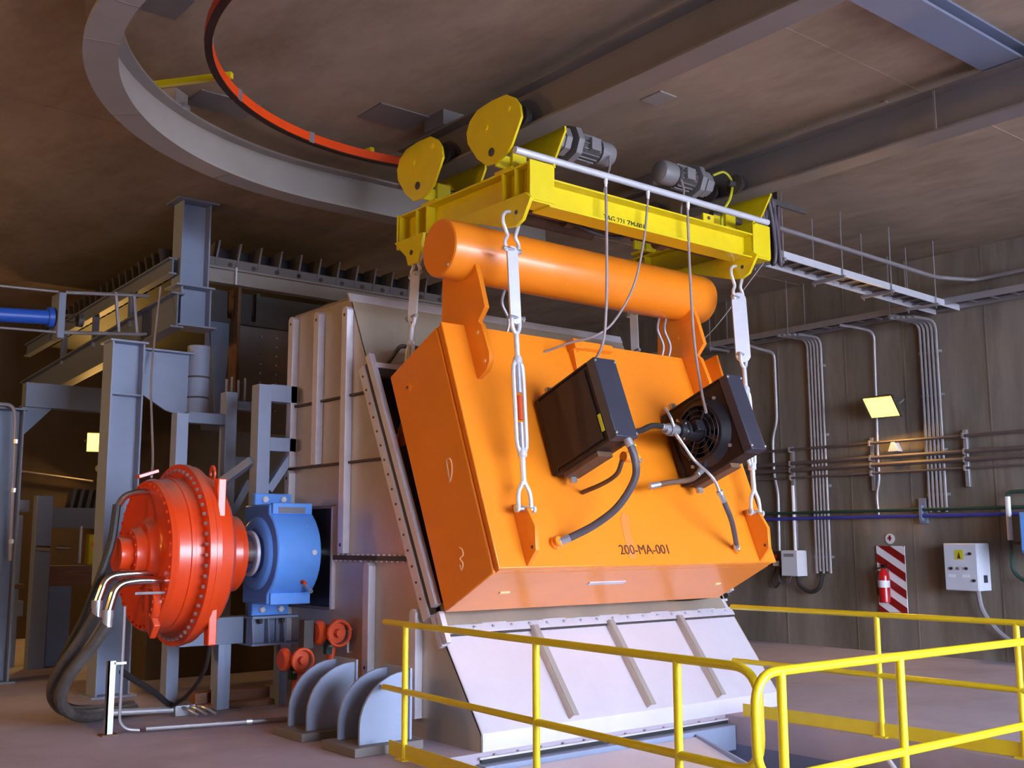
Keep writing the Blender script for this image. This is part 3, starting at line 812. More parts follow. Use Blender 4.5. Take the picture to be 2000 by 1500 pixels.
for x, yy in ((6.05, 7.56), (6.14, 7.52), (8.10, 7.56), (8.16, 7.52)):
    cable([(x, yy, 3.92), (x-0.05, yy-0.02, 3.78), (x+0.03, yy-0.02, 3.62), (x, yy, 3.46)], 0.014, 'conduit_grey',
          {6.05: 'left grey flexible hose below the drum next to the left drum bracket', 6.14: 'right grey flexible hose below the drum next to the left drum bracket',
           8.10: 'left grey flexible hose below the drum next to the right drum bracket', 8.16: 'right grey flexible hose below the drum next to the right drum bracket'}[x], 'flexible_hose', 'hose')

# ================================================================== stainless head chute
ch = thing('head_chute', 'tall stainless steel discharge chute under the orange magnet', 'chute', (7.15, 8.6, 0.0))
CX0, CX1, CYR = 5.3, 9.0, 10.2
front = [(6.93, -0.03), (6.93, 0.14), (7.58, 1.02), (8.69, 3.28), (9.05, 4.02)]
def yf(z):
    for (ya, za), (yb, zb) in zip(front, front[1:]):
        if za <= z <= zb:
            return ya+(yb-ya)*(z-za)/(zb-za)
    return front[-1][0]
def side_poly(z0, z1, yr0=CYR):
    pts = [(yf(z0), z0)]+[p for p in front if z0 < p[1] < z1]+[(yf(z1), z1), (yr0, z1), (yr0, z0)]
    return pts
for x in (CX0, CX1):
    for z0, z1, yr in ((-0.03, 0.995, CYR), (0.995, 1.47, 9.27 if x < 6 else CYR), (1.49, 1.96, 9.27 if x < 6 else CYR), (1.96, 2.375, CYR), (2.385, 3.02, CYR), (3.03, 4.0, CYR)):
        MB().prism(side_poly(z0, z1, yr), 'X', x, x+0.012).build('side_panel', 'stainless', ch)
MB().box(CX0, CX1, CYR, CYR+0.012, 0, 4.0).build('rear_panel', 'stainless', ch)
# bolted horizontal flange bands on the near side
for z, y1, hh in ((3.025, CYR, 0.011), (2.38, CYR, 0.011), (1.48, 9.27, 0.022)):
    b = MB().box(CX0-0.035, CX0+0.01, yf(z)+0.03, y1, z-hh, z+hh).build('flange_band', 'seam_dark', ch)
    n = int((y1-yf(z)-0.1)/0.09)
    if hh > 0.02:
        for i in range(n):
            y = yf(z)+0.09+i*0.09
            bolt(b, (CX0-0.02, y, z+hh), (0, 0, 1), 0.013, 0.014, 'zinc_white')
            bolt(b, (CX0-0.02, y+0.04, z-hh), (0, 0, -1), 0.013, 0.014, 'zinc_white')
# upright stiffeners
for y, z0, z1, w_ in ((9.60, 2.39, 3.94, 0.10), (9.035, 1.52, 3.90, 0.10), (8.56, 0.43, 1.44, 0.10), (7.80, 0.16, 1.06, 0.10), (10.15, 2.39, 3.98, 0.10), (10.15, 0.4, 2.36, 0.10)):
    s_ = MB().prism([(y-w_/2, z0), (y+w_/2, z0), (y+w_/2, z1-0.03), (y+w_/2-0.03, z1), (y-w_/2+0.03, z1), (y-w_/2, z1-0.03)], 'X', CX0-0.075, CX0).build('stiffener', 'stainless_strip', ch, 0.004)
    bolt(s_, (CX0-0.075, y, z1-0.08 if z1 > 2 else z0+0.08), (-1, 0, 0), 0.016, 0.004, 'dark_steel', 'hole_plug', False)
bolt(ch, (CX0-0.075, 9.035, 1.60), (-1, 0, 0), 0.018, 0.004, 'dark_steel', 'hole_plug', False)
# sloping double flange down the front edge
def slope(u, off):
    a, b = Vector((0, 8.69, 3.28)), Vector((0, 7.58, 1.02))
    d = (b-a).normalized()
    nn = Vector((0, -abs(d.z), abs(d.y)))   # outwards: -Y, up
    return a+d*u+nn*off
SL = (Vector((0, 8.69, 3.28))-Vector((0, 7.58, 1.02))).length
def strip(o0, o1, x0, x1, name, m, u0=0.0, u1=None):
    u1 = SL if u1 is None else u1
    q = [slope(u0, o0), slope(u0, o1), slope(u1, o1), slope(u1, o0)]
    return MB().prism([(p.y, p.z) for p in q], 'X', x0, x1).build(name, m, ch)
for x0, x1 in ((CX0-0.06, CX0), (CX1, CX1+0.06)):
    a = strip(-0.10, 0.0, x0, x1, 'slope_flange', 'stainless_strip', 0.0, SL+0.02)
    strip(0.0, 0.06, x0+0.02, x1-0.015, 'flange_gap', 'seam_dark', 0.0, SL)
    strip(0.06, 0.13, x0, x1, 'slope_flange', 'stainless_strip', -0.05, SL-0.04)
    if x0 < 6:
        for i in range(16):
            p = slope(0.1+i*0.15, -0.05)
            bolt(a, (x0, p.y, p.z), (-1, 0, 0), 0.012, 0.010, 'dark_steel')
# flexible seal piece at the lower end of the flange
for o in (0.02, 0.10):
    strip(o, o+0.05, CX0-0.06, CX0-0.01, 'flange_tail', 'stainless_strip', SL+0.03, SL+0.30)
# front: sloping lower apron, upright lip, ribs, flange with bolts
MB().prism([(6.93, 0.14), (7.58, 1.02), (7.592, 1.012), (6.942, 0.13)], 'X', CX0, CX1).build('apron_panel', 'stainless_front', ch)
MB().box(CX0, CX1, 6.93, 6.942, -0.03, 0.14).build('lip_panel', 'stainless_front', ch, 0.003)
av = Vector((0, 0.65, 0.88)).normalized()
an = Vector((0, -0.88, 0.65)).normalized()
A0 = Vector((0, 6.93, 0.14))
for x in (6.24, 7.17, 8.12):
    MB().obox(A0+Vector((x, 0, 0))+av*0.46+an*0.03, Vector((0.008, 0, 0)), av*0.44, an*0.03).build('apron_rib', 'stainless', ch)
    MB().obox(A0+Vector((x+0.03, 0, 0))+av*0.46+an*0.06, Vector((0.03, 0, 0)), av*0.44, an*0.004).build('apron_rib_shade_cap', 'curve_grey', ch)  # darker grey puts the ribs' shaded side into the cap colour
fl_ = MB().obox(A0+Vector(((CX0+CX1)/2, 0, 0))+av*0.93+an*0.02, Vector(((CX1-CX0)/2, 0, 0)), av*0.045, an*0.012).build('apron_flange', 'stainless_strip', ch, 0.003)
for i in range(18):
    x = CX0+0.12+i*(CX1-CX0-0.24)/17
    bolt(fl_, A0+Vector((x, 0, 0))+av*0.93+an*0.032, an, 0.014, 0.014, 'galvanized')
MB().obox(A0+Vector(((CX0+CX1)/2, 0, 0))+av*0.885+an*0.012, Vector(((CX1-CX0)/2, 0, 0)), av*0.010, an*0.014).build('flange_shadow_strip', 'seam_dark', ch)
# wavy rubber-like steel flap between apron and magnet
fv, ff = [], []
n = 36
for i in range(n+1):
    x = CX0+0.05+(CX1-CX0-0.15)*i/n
    top = 0.16+0.03*math.sin(i*0.5)+(0.05 if i < 8 else 0)-0.08*math.exp(-((i-29)/3.0)**2)
    for j, q in enumerate((0.0, top)):
        fv.append(A0+Vector((x, 0, 0))+av*(0.96+q)+an*(0.03+0.012*math.sin(i*0.9+j)))
for i in range(n):
    ff.append((2*i, 2*i+2, 2*i+3, 2*i+1))
m_ = MB().add(fv, ff)
m_.add([v+an*0.006 for v in fv], [tuple(reversed(q)) for q in ff])
m_.build('seal_flap', 'stainless', ch)
# hood above the magnet: sloping sheet with a turned top edge and a ledge
hd = MB().prism([(9.05, 4.02), (8.70, 3.30), (8.712, 3.294), (9.062, 4.014)], 'X', CX0, CX1).build('hood_panel', 'stainless', ch)
MB().prism([(9.06, 4.05), (9.02, 3.97), (9.04, 3.96), (9.08, 4.05)], 'X', CX0-0.02, CX1+0.02).build('hood_edge', 'stainless_strip', ch)
MB().box(CX0-0.03, CX1, 8.52, 8.70, 3.24, 3.29).build('hood_ledge', 'stainless_strip', ch, 0.004)
MB().box(CX0-0.03, CX1, 8.54, 8.66, 3.16, 3.24).build('hood_ledge_web', 'dark_steel', ch)
gh = MB()
gh.tube(rounded([(5.50, 8.70, 3.30), (5.50, 8.46, 3.46), (6.0, 8.46, 3.46), (6.0, 8.70, 3.30)], 0.04), 0.02, 8)
gh.build('grab_handle', 'dark_steel', ch)
MB().box(CX0, CX1, 9.05, CYR, 3.995, 4.01).build('top_panel', 'stainless', ch)
MB().box(5.6, 8.7, 9.3, 9.32, 0.2, 3.9).build('inner_liner', 'dark_steel', ch)
# shaft opening with its black rubber seal
op = MB().box(5.29, 5.32, 9.27, 10.12, 1.0, 1.95).build('shaft_seal', 'black_paint', ch)
MB().box(5.26, 5.30, 9.24, 9.275, 0.99, 1.97).build('seal_frame', 'stainless_strip', op)
MB().box(5.25, 5.30, 9.26, 10.12, 1.95, 1.98).build('seal_frame', 'rail_grey', op)
MB().box(5.25, 5.30, 9.26, 10.12, 0.98, 1.01).build('seal_frame', 'rail_grey', op)
MB().tube([(5.28, 8.88, 0.62), (5.24, 8.88, 0.62), (5.24, 8.88, 0.82), (5.28, 8.88, 0.82)], 0.012, 6).build('door_handle', 'stainless_strip', ch)
# base flange, rubber joint and the collar that goes down through the floor
MB().box(CX0-0.04, CX1+0.04, 6.89, 6.93, -0.045, -0.03).box(CX0-0.04, CX0, 6.93, 7.95, -0.045, -0.03).build('base_flange', 'stainless_strip', ch)
MB().box(CX0-0.02, CX1+0.02, 6.90, 6.93, -0.075, -0.045).box(CX0-0.03, CX0, 6.93, 7.95, -0.06, -0.045).build('base_joint', 'rubber', ch)
MB().box(CX0-0.06, 8.19, 6.80, 6.92, -0.30, -0.08).build('floor_collar', 'light_bluegrey', ch)
for i in range(15):
    bolt(ch, (CX0+0.12+i*0.24, 6.91, -0.03), (0, 0, 1), 0.013, 0.014, 'galvanized')
for i in range(4):
    bolt(ch, (CX0-0.02, 7.05+i*0.24, -0.03), (0, 0, 1), 0.013, 0.014, 'galvanized')
# scrap slide in the pit
t = thing('scrap_slide', 'pale steel slide plate leading down into the pit in front of the chute', 'slide', (6.4, 5.2, -1.3))
MB().prism([(6.78, -0.12), (4.3, -0.95), (4.3, -0.97), (6.78, -0.15)], 'X', 4.95, 7.65).build('slide_plate', 'stainless_front', t)
for x in (4.95, 7.62):
    MB().prism([(6.78, -0.10), (4.3, -0.80), (4.3, -1.49), (6.78, -1.49)], 'X', x-0.01, x+0.02).build('slide_side', 'light_bluegrey', t)
tag(MB().tube(smooth_path([(8.12, 5.2, -0.10), (8.02, 4.85, -0.42), (7.92, 4.4, -0.85), (7.86, 3.95, -1.30), (7.9, 3.7, -1.47)], 6), 0.02, 8).build('washdown_hose', 'white_paint', off=(7.9, 3.7, -1.49)),
    'white hose lying in the pit behind the right railing', 'hose')

# ------------------------------------------------------------------ rounded guide fins at the chute foot
for i, (ya, yb, lab) in enumerate(((8.62, 8.30, 'rear pair of rounded pale steel fins at the chute foot'), (7.78, 7.46, 'front pair of rounded pale steel fins at the chute foot, nearest the railing'))):
    t = thing('anchor_bracket', lab, 'bracket', (4.75, (ya+yb)/2, 0), 'rounded fin brackets')
    for y in (ya, yb):
        pts = [(4.98, 0.07), (4.52, 0.07), (4.52, 0.2)]
        for k in range(1, 9):
            a = math.pi/2*k/8
            pts.append((4.52+0.46*(1-math.cos(a))*0.93, 0.2+0.40*math.sin(a)))
        pts.append((4.98, 0.60))
        MB().prism(pts, 'Y', y, y+0.025).build('fin', 'light_bluegrey', t, 0.003)
    MB().box(4.97, 4.99, yb-0.02, ya+0.05, 0.07, 0.62).build('back_plate', 'light_bluegrey', t)
    MB().box(4.42, 5.05, yb-0.10, ya+0.10, 0.0, 0.07).build('base_pad', 'rail_grey', t, 0.006)

# ================================================================== red drive unit
AX = Vector((0, 9.75, 1.52))          # shaft axis runs along X
g = thing('gear_unit', 'large round red hydraulic drive motor on the pulley shaft', 'drive motor', (3.95, 9.75, 0.7))
def lx(prof, name, m, parent, seg=48):
    return MB().lathe(AX, (1, 0, 0), prof, seg).build(name, m, parent)
lx([(3.36, 0.13), (3.37, 0.155), (3.47, 0.155), (3.48, 0.15)], 'nose_cap', 'red_paint', g)
lx([(3.48, 0.17), (3.48, 0.225), (3.53, 0.235), (3.56, 0.25)], 'pilot_ring', 'red_paint', g)
lx([(3.56, 0.25), (3.57, 0.30), (3.62, 0.315), (3.64, 0.33), (3.65, 0.34)], 'valve_cover', 'red_paint', g)
fc = lx([(3.65, 0.20), (3.65, 0.40), (3.63, 0.50), (3.62, 0.60), (3.62, 0.665), (3.66, 0.685), (3.68, 0.68)], 'front_cover', 'red_paint', g)
lx([(3.68, 0.675), (3.78, 0.69), (3.785, 0.70), (3.82, 0.70), (3.825, 0.695), (3.895, 0.70)], 'ring_gear_case', 'red_paint', g)
fa = lx([(3.895, 0.70), (3.895, 0.825), (3.955, 0.825), (3.955, 0.78)], 'bolted_flange', 'red_paint', g, 64)
lx([(3.955, 0.78), (3.965, 0.81), (4.01, 0.81), (4.015, 0.76)], 'clamp_flange', 'red_paint', g, 64)
lx([(4.015, 0.755), (4.10, 0.745), (4.105, 0.72), (4.16, 0.715), (4.20, 0.67), (4.235, 0.60), (4.24, 0.40)], 'rear_housing', 'red_paint', g)
lx([(4.24, 0.375), (4.33, 0.375), (4.335, 0.36), (4.41, 0.37), (4.415, 0.355), (4.47, 0.355), (4.48, 0.30)], 'shaft_sleeve', 'red_paint', g, 40)
for i in range(52):
    a = 2*math.pi*i/52
    d = Vector((0, math.cos(a), math.sin(a)))
    bolt(fa, AX+Vector((3.895, 0, 0))+d*0.765, (-1, 0, 0), 0.017, 0.024, 'galvanized')
for i in range(40):
    a = 2*math.pi*i/40
    d = Vector((0, math.cos(a), math.sin(a)))
    bolt(fc, AX+Vector((3.62, 0, 0))+d*0.635, (-1, 0, 0), 0.014, 0.018, 'red_paint')
for i in range(14):
    a = 2*math.pi*i/14
    d = Vector((0, math.cos(a), math.sin(a)))
    bolt(fc, AX+Vector((3.48, 0, 0))+d*0.20, (-1, 0, 0), 0.012, 0.014, 'valve_red')
# torque lugs on the rear housing, lifting eye, split cover pads
for dy, dz in ((-0.62, 0.50), (-0.52, -0.62)):
    c = AX+Vector((4.05, dy, dz))
    MB().box(4.01, 4.09, c.y-0.05, c.y+0.05, c.z-0.17, c.z+0.17).build('torque_lug', 'red_paint', g, 0.01)
MB().tube([AX+Vector((4.18, -0.15+0.05*math.cos(2*math.pi*i/14), 0.74+0.07*math.sin(2*math.pi*i/14))) for i in range(14)], 0.014, 6, True).build('lifting_eye', 'red_paint', g)
MB().obox(AX+Vector((3.58, -0.10, 0.72)), (0.09, 0, 0.03), (0, 0.05, 0), (-0.004, 0, 0.015)).build('lifting_lug', 'red_paint', g, 0.004)
MB().obox(AX+Vector((3.60, -0.33, -0.60)), (0.03, 0, 0), (0, 0.07, 0.06), (0, -0.05, 0.06)).build('drain_pad', 'red_paint', g, 0.01)
ri = MB().lathe(AX+Vector((3.62, -0.30, -0.40)), (-1, 0, 0), [(0, 0.17), (0.05, 0.16), (0.06, 0.15)], 22).build('pump_cover', 'red_paint', g)
for i in range(12):
    a = 2*math.pi*i/12
    bolt(ri, AX+Vector((3.565, -0.30+0.13*math.cos(a), -0.40+0.13*math.sin(a))), (-1, 0, 0), 0.013, 0.016, 'valve_red')
# pipe connections
e1 = MB().tube(rounded([(3.62, 9.30, 1.30), (3.40, 9.28, 1.31), (3.22, 9.27, 1.28), (3.16, 9.27, 1.05)], 0.14, 7), 0.036, 12).build('pipe_elbow', 'chrome', g)
MB().lathe((3.16, 9.27, 1.07), (0, 0, -1), [(0, 0.046), (0.07, 0.046), (0.07, 0.04), (0.14, 0.042)], 14).build('hose_ferrule', 'galvanized', e1)
e2 = MB().tube(rounded([(3.62, 9.52, 1.36), (3.40, 9.52, 1.36), (3.22, 9.52, 1.34), (3.15, 9.52, 1.12)], 0.14, 7), 0.036, 12).build('pipe_elbow', 'chrome', g)
MB().lathe((3.15, 9.52, 1.14), (0, 0, -1), [(0, 0.046), (0.07, 0.046), (0.07, 0.04), (0.14, 0.042)], 14).build('hose_ferrule', 'galvanized', e2)
MB().cyl((3.64, 9.22, 1.20), (3.36, 9.22, 1.20), 0.012, 8).build('dip_stick', 'galvanized', g)
e3 = MB().tube(rounded([(3.64, 9.70, 2.08), (3.52, 9.70, 2.08), (3.40, 9.70, 2.04), (3.34, 9.70, 1.94)], 0.08), 0.030, 10).build('pipe_elbow', 'chrome', g)
# hoses
hose('pressure_hose', [(3.34, 9.70, 1.96), (3.30, 9.68, 1.63), (3.21, 9.68, 1.32), (3.12, 9.74, 1.0), (2.99, 9.86, 0.62), (3.0, 10.15, 0.32), (3.3, 10.55, 0.12), (3.6, 10.85, 0.045)], 0.038, 'rubber', 'black hose running down from the top of the red drive', 'hose', None)
hose('pressure_hose', [(3.16, 9.27, 0.96), (3.09, 9.38, 0.78), (2.95, 9.56, 0.5), (2.98, 9.8, 0.28), (3.2, 10.05, 0.12), (3.55, 10.4, 0.058), (3.9, 10.55, 0.058)], 0.052, 'hose_dusty', 'front dusty hydraulic hose drooping to the floor left of the red drive', 'hose', None)
hose('pressure_hose', [(3.15, 9.52, 1.02), (3.05, 9.60, 0.8), (2.93, 9.76, 0.52), (2.98, 10.02, 0.30), (3.2, 10.3, 0.13), (3.6, 10.65, 0.058), (3.95, 10.75, 0.058)], 0.052, 'hose_dusty', 'rear dusty hydraulic hose beside it, drooping to the floor left of the red drive', 'hose', None)
hose('drain_hose', [(4.02, 9.20, 0.90), (4.06, 9.25, 0.72), (4.10, 9.45, 0.48), (4.12, 9.8, 0.26), (4.10, 10.1, 0.12), (4.12, 10.3, 0.10)], 0.018, 'rubber', 'thin black hose slanting from under the red drive to the floor', 'hose', None)
hose('drain_hose', [(3.42, 9.60, 0.52), (3.6, 9.8, 0.42), (3.85, 10.0, 0.28), (4.05, 10.15, 0.14), (4.15, 10.3, 0.10)], 0.028, 'rubber', 'black hose crossing the column foot below the red drive', 'hose', None)

# shaft and blue plummer block
sh_ = thing('drive_shaft', 'shiny steel shaft stub between the red drive and the blue bearing', 'shaft', (4.6, 9.75, 1.3))
lx([(4.46, 0.19), (5.34, 0.19)], 'shaft', 'chrome', sh_, 36)
lx([(4.63, 0.195), (4.63, 0.215), (4.66, 0.215), (4.66, 0.195)], 'seal_ring', 'stainless_strip', sh_, 36)
bb = thing('bearing_block', 'blue split bearing housing bolted to the frame beside the chute', 'bearing housing', (4.95, 9.85, 0.92))
n = 36
cap = [(10.04, 1.04), (9.50, 1.04), (9.50, 1.14)]
for i in range(11):
    a = R(232-i*10.4)
    cap.append((9.75+0.455*math.cos(a), 1.52+0.455*math.sin(a)))
cap += [(9.50, 1.90), (9.50, 1.99), (10.04, 1.99)]
hs_ = MB().prism(cap, 'X', 4.72, 5.18).build('housing', 'blue_paint', bb, 0.018)
MB().lathe(AX+Vector((4.735, 0, 0)), (-1, 0, 0), [(0, 0.36), (0.03, 0.34), (0.05, 0.31), (0.05, 0.24), (0.02, 0.235)], 40).build('end_cover', 'blue_paint', hs_)
MB().box(4.74, 5.16, 9.47, 9.53, 1.04, 1.15).build('cap_flange', 'blue_paint', bb, 0.008)
MB().box(4.74, 5.16, 9.47, 9.53, 1.89, 2.0).build('cap_flange', 'blue_paint', bb, 0.008)
MB().box(4.80, 5.08, 9.462, 9.47, 1.90, 1.96).build('name_plate', 'label_grey', bb)
bp_ = MB().box(4.80, 5.20, 9.98, 10.08, 0.91, 2.11).build('base', 'blue_paint', bb, 0.012)
for z in (2.05, 0.97):
    for x in (4.90, 5.10):
        bolt(bp_, (x, 9.98, z), (0, -1, 0), 0.034, 0.04, 'white_paint', 'bolt')
MB().tube([(5.08+0.0*i, 9.36-0.02, 1.74)+Vector() if False else Vector((5.06+0.045*math.cos(2*math.pi*i/12), 9.375, 1.72+0.06*math.sin(2*math.pi*i/12))) for i in range(12)], 0.014, 6, True).build('eye_bolt', 'blue_paint', bb)
bolt(bb, (5.10, 9.305, 1.53), (0, -1, 0), 0.026, 0.02, 'white_paint', 'inspection_plug', False)
gf = MB().cyl((5.06, 9.42, 1.22), (5.08, 9.30, 1.16), 0.02, 8).build('grease_fitting', 'galvanized', bb)
MB().cyl((5.02, 9.40, 1.26), (5.02, 9.32, 1.24), 0.02, 8).build('grease_cap', 'valve_red', gf)

# steel support frame behind the bearing
sf = thing('bearing_stand', 'blue-grey steel stand behind and below the blue bearing housing', 'stand', (5.0, 10.4, 0))
def post(x0, x1, y0, y1, z0, z1, m='light_bluegrey', nm='post'):
    # open channel post: back plate with two flanges
    mb = MB().box(x0, x1, y1-0.012, y1, z0, z1).box(x0, x0+0.012, y0, y1, z0, z1).box(x1-0.012, x1, y0, y1, z0, z1)
    return mb.build(nm, m, sf)
MB().box(4.86, 5.00, 10.09, 10.26, 0.62, 3.23).build('post', 'light_bluegrey', sf, 0.004)
MB().box(5.12, 5.24, 10.09, 10.26, 0.62, 2.10).build('post', 'light_bluegrey', sf, 0.004)
for z0, z1 in ((3.06, 3.24), (2.55, 2.69)):
    MB().box(5.0, 5.32, 10.10, 10.24, z0, z1).build('cross_rail', 'light_bluegrey', sf, 0.004)
MB().bar((5.02, 10.17, 2.15), (5.30, 10.17, 2.56), 0.10, 0.08).build('brace', 'light_bluegrey', sf, 0.004)
MB().bar((4.5, 10.9, 2.0), (4.86, 10.2, 2.45), 0.08, 0.08).build('brace', 'steel_bluegrey', sf)
pd = MB().box(4.80, 5.36, 9.96, 10.3, 0.62, 0.64).box(4.80, 5.36, 9.96, 10.3, 0.88, 0.905).box(4.82, 5.34, 10.12, 10.14, 0.64, 0.88).build('bearing_seat', 'light_bluegrey', sf, 0.003)
for x in (4.83, 5.0, 5.17, 5.32):
    MB().prism([(9.98, 0.64), (10.12, 0.64), (10.12, 0.88), (10.02, 0.88)], 'X', x-0.008, x+0.008).build('seat_rib', 'light_bluegrey', sf)
for x in (4.92, 5.16):
    bolt(pd, (x, 10.03, 0.88), (0, 0, -1), 0.026, 0.05, 'dark_steel')
MB().box(4.15, 4.80, 10.15, 10.35, 0.64, 0.90).build('base_beam', 'steel_bluegrey', sf, 0.004)
MB().box(4.56, 4.63, 10.18, 10.32, 0.0, 0.64).box(4.63, 4.70, 10.2, 10.30, 0.0, 0.64).build('leg', 'light_bluegrey', sf, 0.004)
MB().box(5.22, 5.34, 10.18, 10.32, 0.0, 0.62).build('leg', 'steel_bluegrey', sf, 0.004)
MB().box(4.50, 4.76, 10.1, 10.4, 0.0, 0.02).build('foot_plate', 'rail_grey', sf)
# second frame further back
s2 = thing('machinery_stand', 'blue-grey open steel stand behind the top of the red drive', 'stand', (4.75, 11.2, 0))
for x0, x1 in ((4.42, 4.55), (4.97, 5.10)):
    MB().box(x0, x1, 11.12, 11.28, 0.0, 3.0 if x0 < 4.6 else 3.27).build('post', 'light_bluegrey', s2, 0.004)
for z in (2.90, 2.20):
    MB().box(4.55, 4.97, 11.13, 11.27, z, z+0.12).build('cross_rail', 'steel_bluegrey', s2, 0.004)
MB().box(5.10, 5.34, 11.13, 11.27, 3.08, 3.18).build('cross_rail', 'steel_bluegrey', s2, 0.004)
MB().box(5.10, 5.34, 11.13, 11.27, 2.42, 2.56).build('cross_rail', 'steel_bluegrey', s2, 0.004)
MB().bar((4.97, 11.2, 1.7), (5.30, 11.2, 2.3), 0.09, 0.08).build('brace', 'light_bluegrey', s2, 0.004)
for i, x in enumerate((5.0, 5.06, 5.14, 5.22)):
    MB().cyl((x, 11.2, 3.16), (x, 11.2, 3.42+0.03*(i % 2)), 0.014, 8).build('stud', 'rail_grey', s2)

# things on the floor around the drive
t = thing('pipe_stand', 'thin pale steel post standing on the floor left of the red drive', 'post', (3.32, 9.62, 0))
MB().box(3.29, 3.35, 9.56, 9.575, 0.0, 0.62).box(3.29, 3.303, 9.56, 9.62, 0.0, 0.62).build('angle_post', 'galvanized', t)
MB().tube(rounded([(3.40, 9.55, 1.08), (3.40, 9.55, 0.10), (3.46, 9.52, 0.04), (3.56, 9.50, 0.03)], 0.06), 0.014, 8).build('riser_pipe', 'galvanized', t)
MB().box(3.34, 3.43, 9.53, 9.57, 0.59, 0.61).build('pipe_clamp', 'galvanized', t)
MB().box(3.25, 3.39, 9.52, 9.64, 0.0, 0.012).build('foot_plate', 'rust_brown', t)
t = thing('floor_pipe', 'long pale pipe lying across the floor in front of the red drive', 'pipe', (4.2, 9.4, 0.0))
MB().cyl((3.62, 9.52, 0.03), (4.95, 9.16, 0.03), 0.022, 10).build('pipe', 'conduit_grey', t)
MB().lathe((4.45, 9.295, 0.03), (0.965, -0.26, 0), [(0, 0.03), (0.05, 0.03)], 10).build('coupling', 'galvanized', t)
t = thing('timber_baulk', 'brown timber baulk lying on the floor below the blue bearing', 'timber', (4.9, 10.35, 0.0))
MB().box(4.45, 5.25, 10.44, 10.60, 0.02, 0.16).build('baulk', 'wood', t, 0.008)
t = thing('timber_baulk', 'thin brown board lying in front of the timber baulk', 'timber', (4.9, 10.2, 0.0))
MB().box(4.42, 5.22, 10.28, 10.42, 0.0, 0.06).build('board', 'wood', t, 0.006)
t = thing('floor_manifold', 'small metal pipe manifold on the floor under the red drive', 'manifold', (4.3, 10.1, 0.0))
MB().box(4.14, 4.34, 10.16, 10.28, 0.0, 0.10).build('block', 'galvanized', t, 0.006)
MB().cyl((3.55, 10.30, 0.08), (4.14, 10.22, 0.06), 0.035, 10).build('pipe', 'conduit_grey', t)
for x, y in ((4.20, 10.10), (4.28, 10.08), (4.36, 10.06)):
    MB().tube(rounded([(x, y+0.1, 0.08), (x+0.02, y, 0.08), (x+0.10, y-0.10, 0.02)], 0.05), 0.014, 8).build('pipe_end', 'galvanized', t)

# red valves at the chute foot
def valve(loc, sc, label):
    x, y, z = loc
    t = thing('gate_valve', label, 'valve', (x, y, 0), 'red valves at the chute foot')
    MB().lathe((x-0.11*sc, y, z), (1, 0, 0), [(0, .07*sc), (.02*sc, .09*sc), (.05*sc, .09*sc), (.05*sc, .055*sc), (.17*sc, .055*sc), (.17*sc, .09*sc), (.20*sc, .09*sc), (.22*sc, .07*sc)], 18).build('valve_body', 'valve_red', t)
    MB().lathe((x, y, z), (0, -1, 0), [(0, .05*sc), (.10*sc, .05*sc), (.10*sc, .075*sc), (.13*sc, .075*sc), (.13*sc, .03*sc), (.18*sc, .03*sc)], 16).build('bonnet', 'valve_red', t)
    MB().tube([Vector((x+.09*sc*math.cos(2*math.pi*i/16), y-.17*sc, z+.09*sc*math.sin(2*math.pi*i/16))) for i in range(16)], .012*sc, 6, True).build('hand_wheel', 'valve_red', t)
    MB().cyl((x+0.05, y+0.02, 0.0), (x+0.05, y+0.02, z), 0.035*sc, 12).build('riser', 'valve_red', t)
    MB().box(x-0.03, x+0.03, y-0.03, y+0.03, z-.16*sc, z-.05*sc).build('solenoid', 'pipe_green', t)
    MB().cyl((x-.02, y-.05, z-.10*sc), (x+.14*sc, y-.05, z-.10*sc), .012, 8).build('drain_cock', 'galvanized', t)
    return t
valve((4.86, 9.22, 0.56), 1.15, 'lower red valve on the left at the chute foot, behind the fins')
uv = valve((5.12, 9.04, 0.80), 1.25, 'upper red valve on the right at the chute foot, behind the fins')
MB().box(4.86, 4.96, 9.02, 9.12, 0.66, 0.92).build('terminal_box', 'dark_steel', uv, 0.005)

# ================================================================== yellow guard rails round the pit
RT_, RM_ = 1.0, 0.5
def guard(label, a, b, posts, loop_end=False, loop_start=False, toe=True, ext=0.0):
    a, b = Vector(a), Vector(b)
    d = (b-a).normalized()
    t = thing('guard_rail', label, 'railing', (a+b)/2, 'yellow guard rails round the pit')
    up_ = Vector((0, 0, 1))
    r = 0.024
    hi, lo = up_*RT_, up_*RM_
    if loop_end:       # top rail bends down into the mid rail
        q = rounded([a+hi, b+hi, b+lo, a+lo], 0.17, 8)
        MB().tube(q, r, 12).build('top_and_mid_rail', 'rail_yellow', t)
    elif loop_start:
        q = rounded([b+hi, a+hi, a+lo, b+lo], 0.17, 8)
        MB().tube(q, r, 12).build('top_and_mid_rail', 'rail_yellow', t)
    else:
        MB().cyl(a+hi, b+hi, r, 12).build('top_rail', 'rail_yellow', t)
        MB().cyl(a+lo, b+lo, r, 12).build('mid_rail', 'rail_yellow', t)
    for s in posts:
        p = a+d*s
        po = MB().cyl(p, p+hi, r, 12).build('post', 'rail_yellow', t)
        side = Vector((-d.y, d.x, 0))
        MB().obox(p+up_*0.006, d*0.06, side*0.05, up_*0.006).build('base_plate', 'rail_yellow', po)
    if toe:
        p0, p1 = a+d*0.1, b-d*0.1
        MB().bar(p0+up_*0.06, p1+up_*0.06, 0.008, 0.11).build('toe_board', 'rail_yellow', t)
    return t
guard('yellow guard rail in front of the chute with a rounded end at the near corner', (4.71, 7.42, 0), (4.40, 3.50, 0), (0.34, 2.05, 3.35), True)
guard('yellow guard rail at the lower right whose rounded start meets the near corner', (4.22, 3.38, 0), (8.15, 3.32, 0), (0.20, 1.22, 2.6, 3.8), False, True)
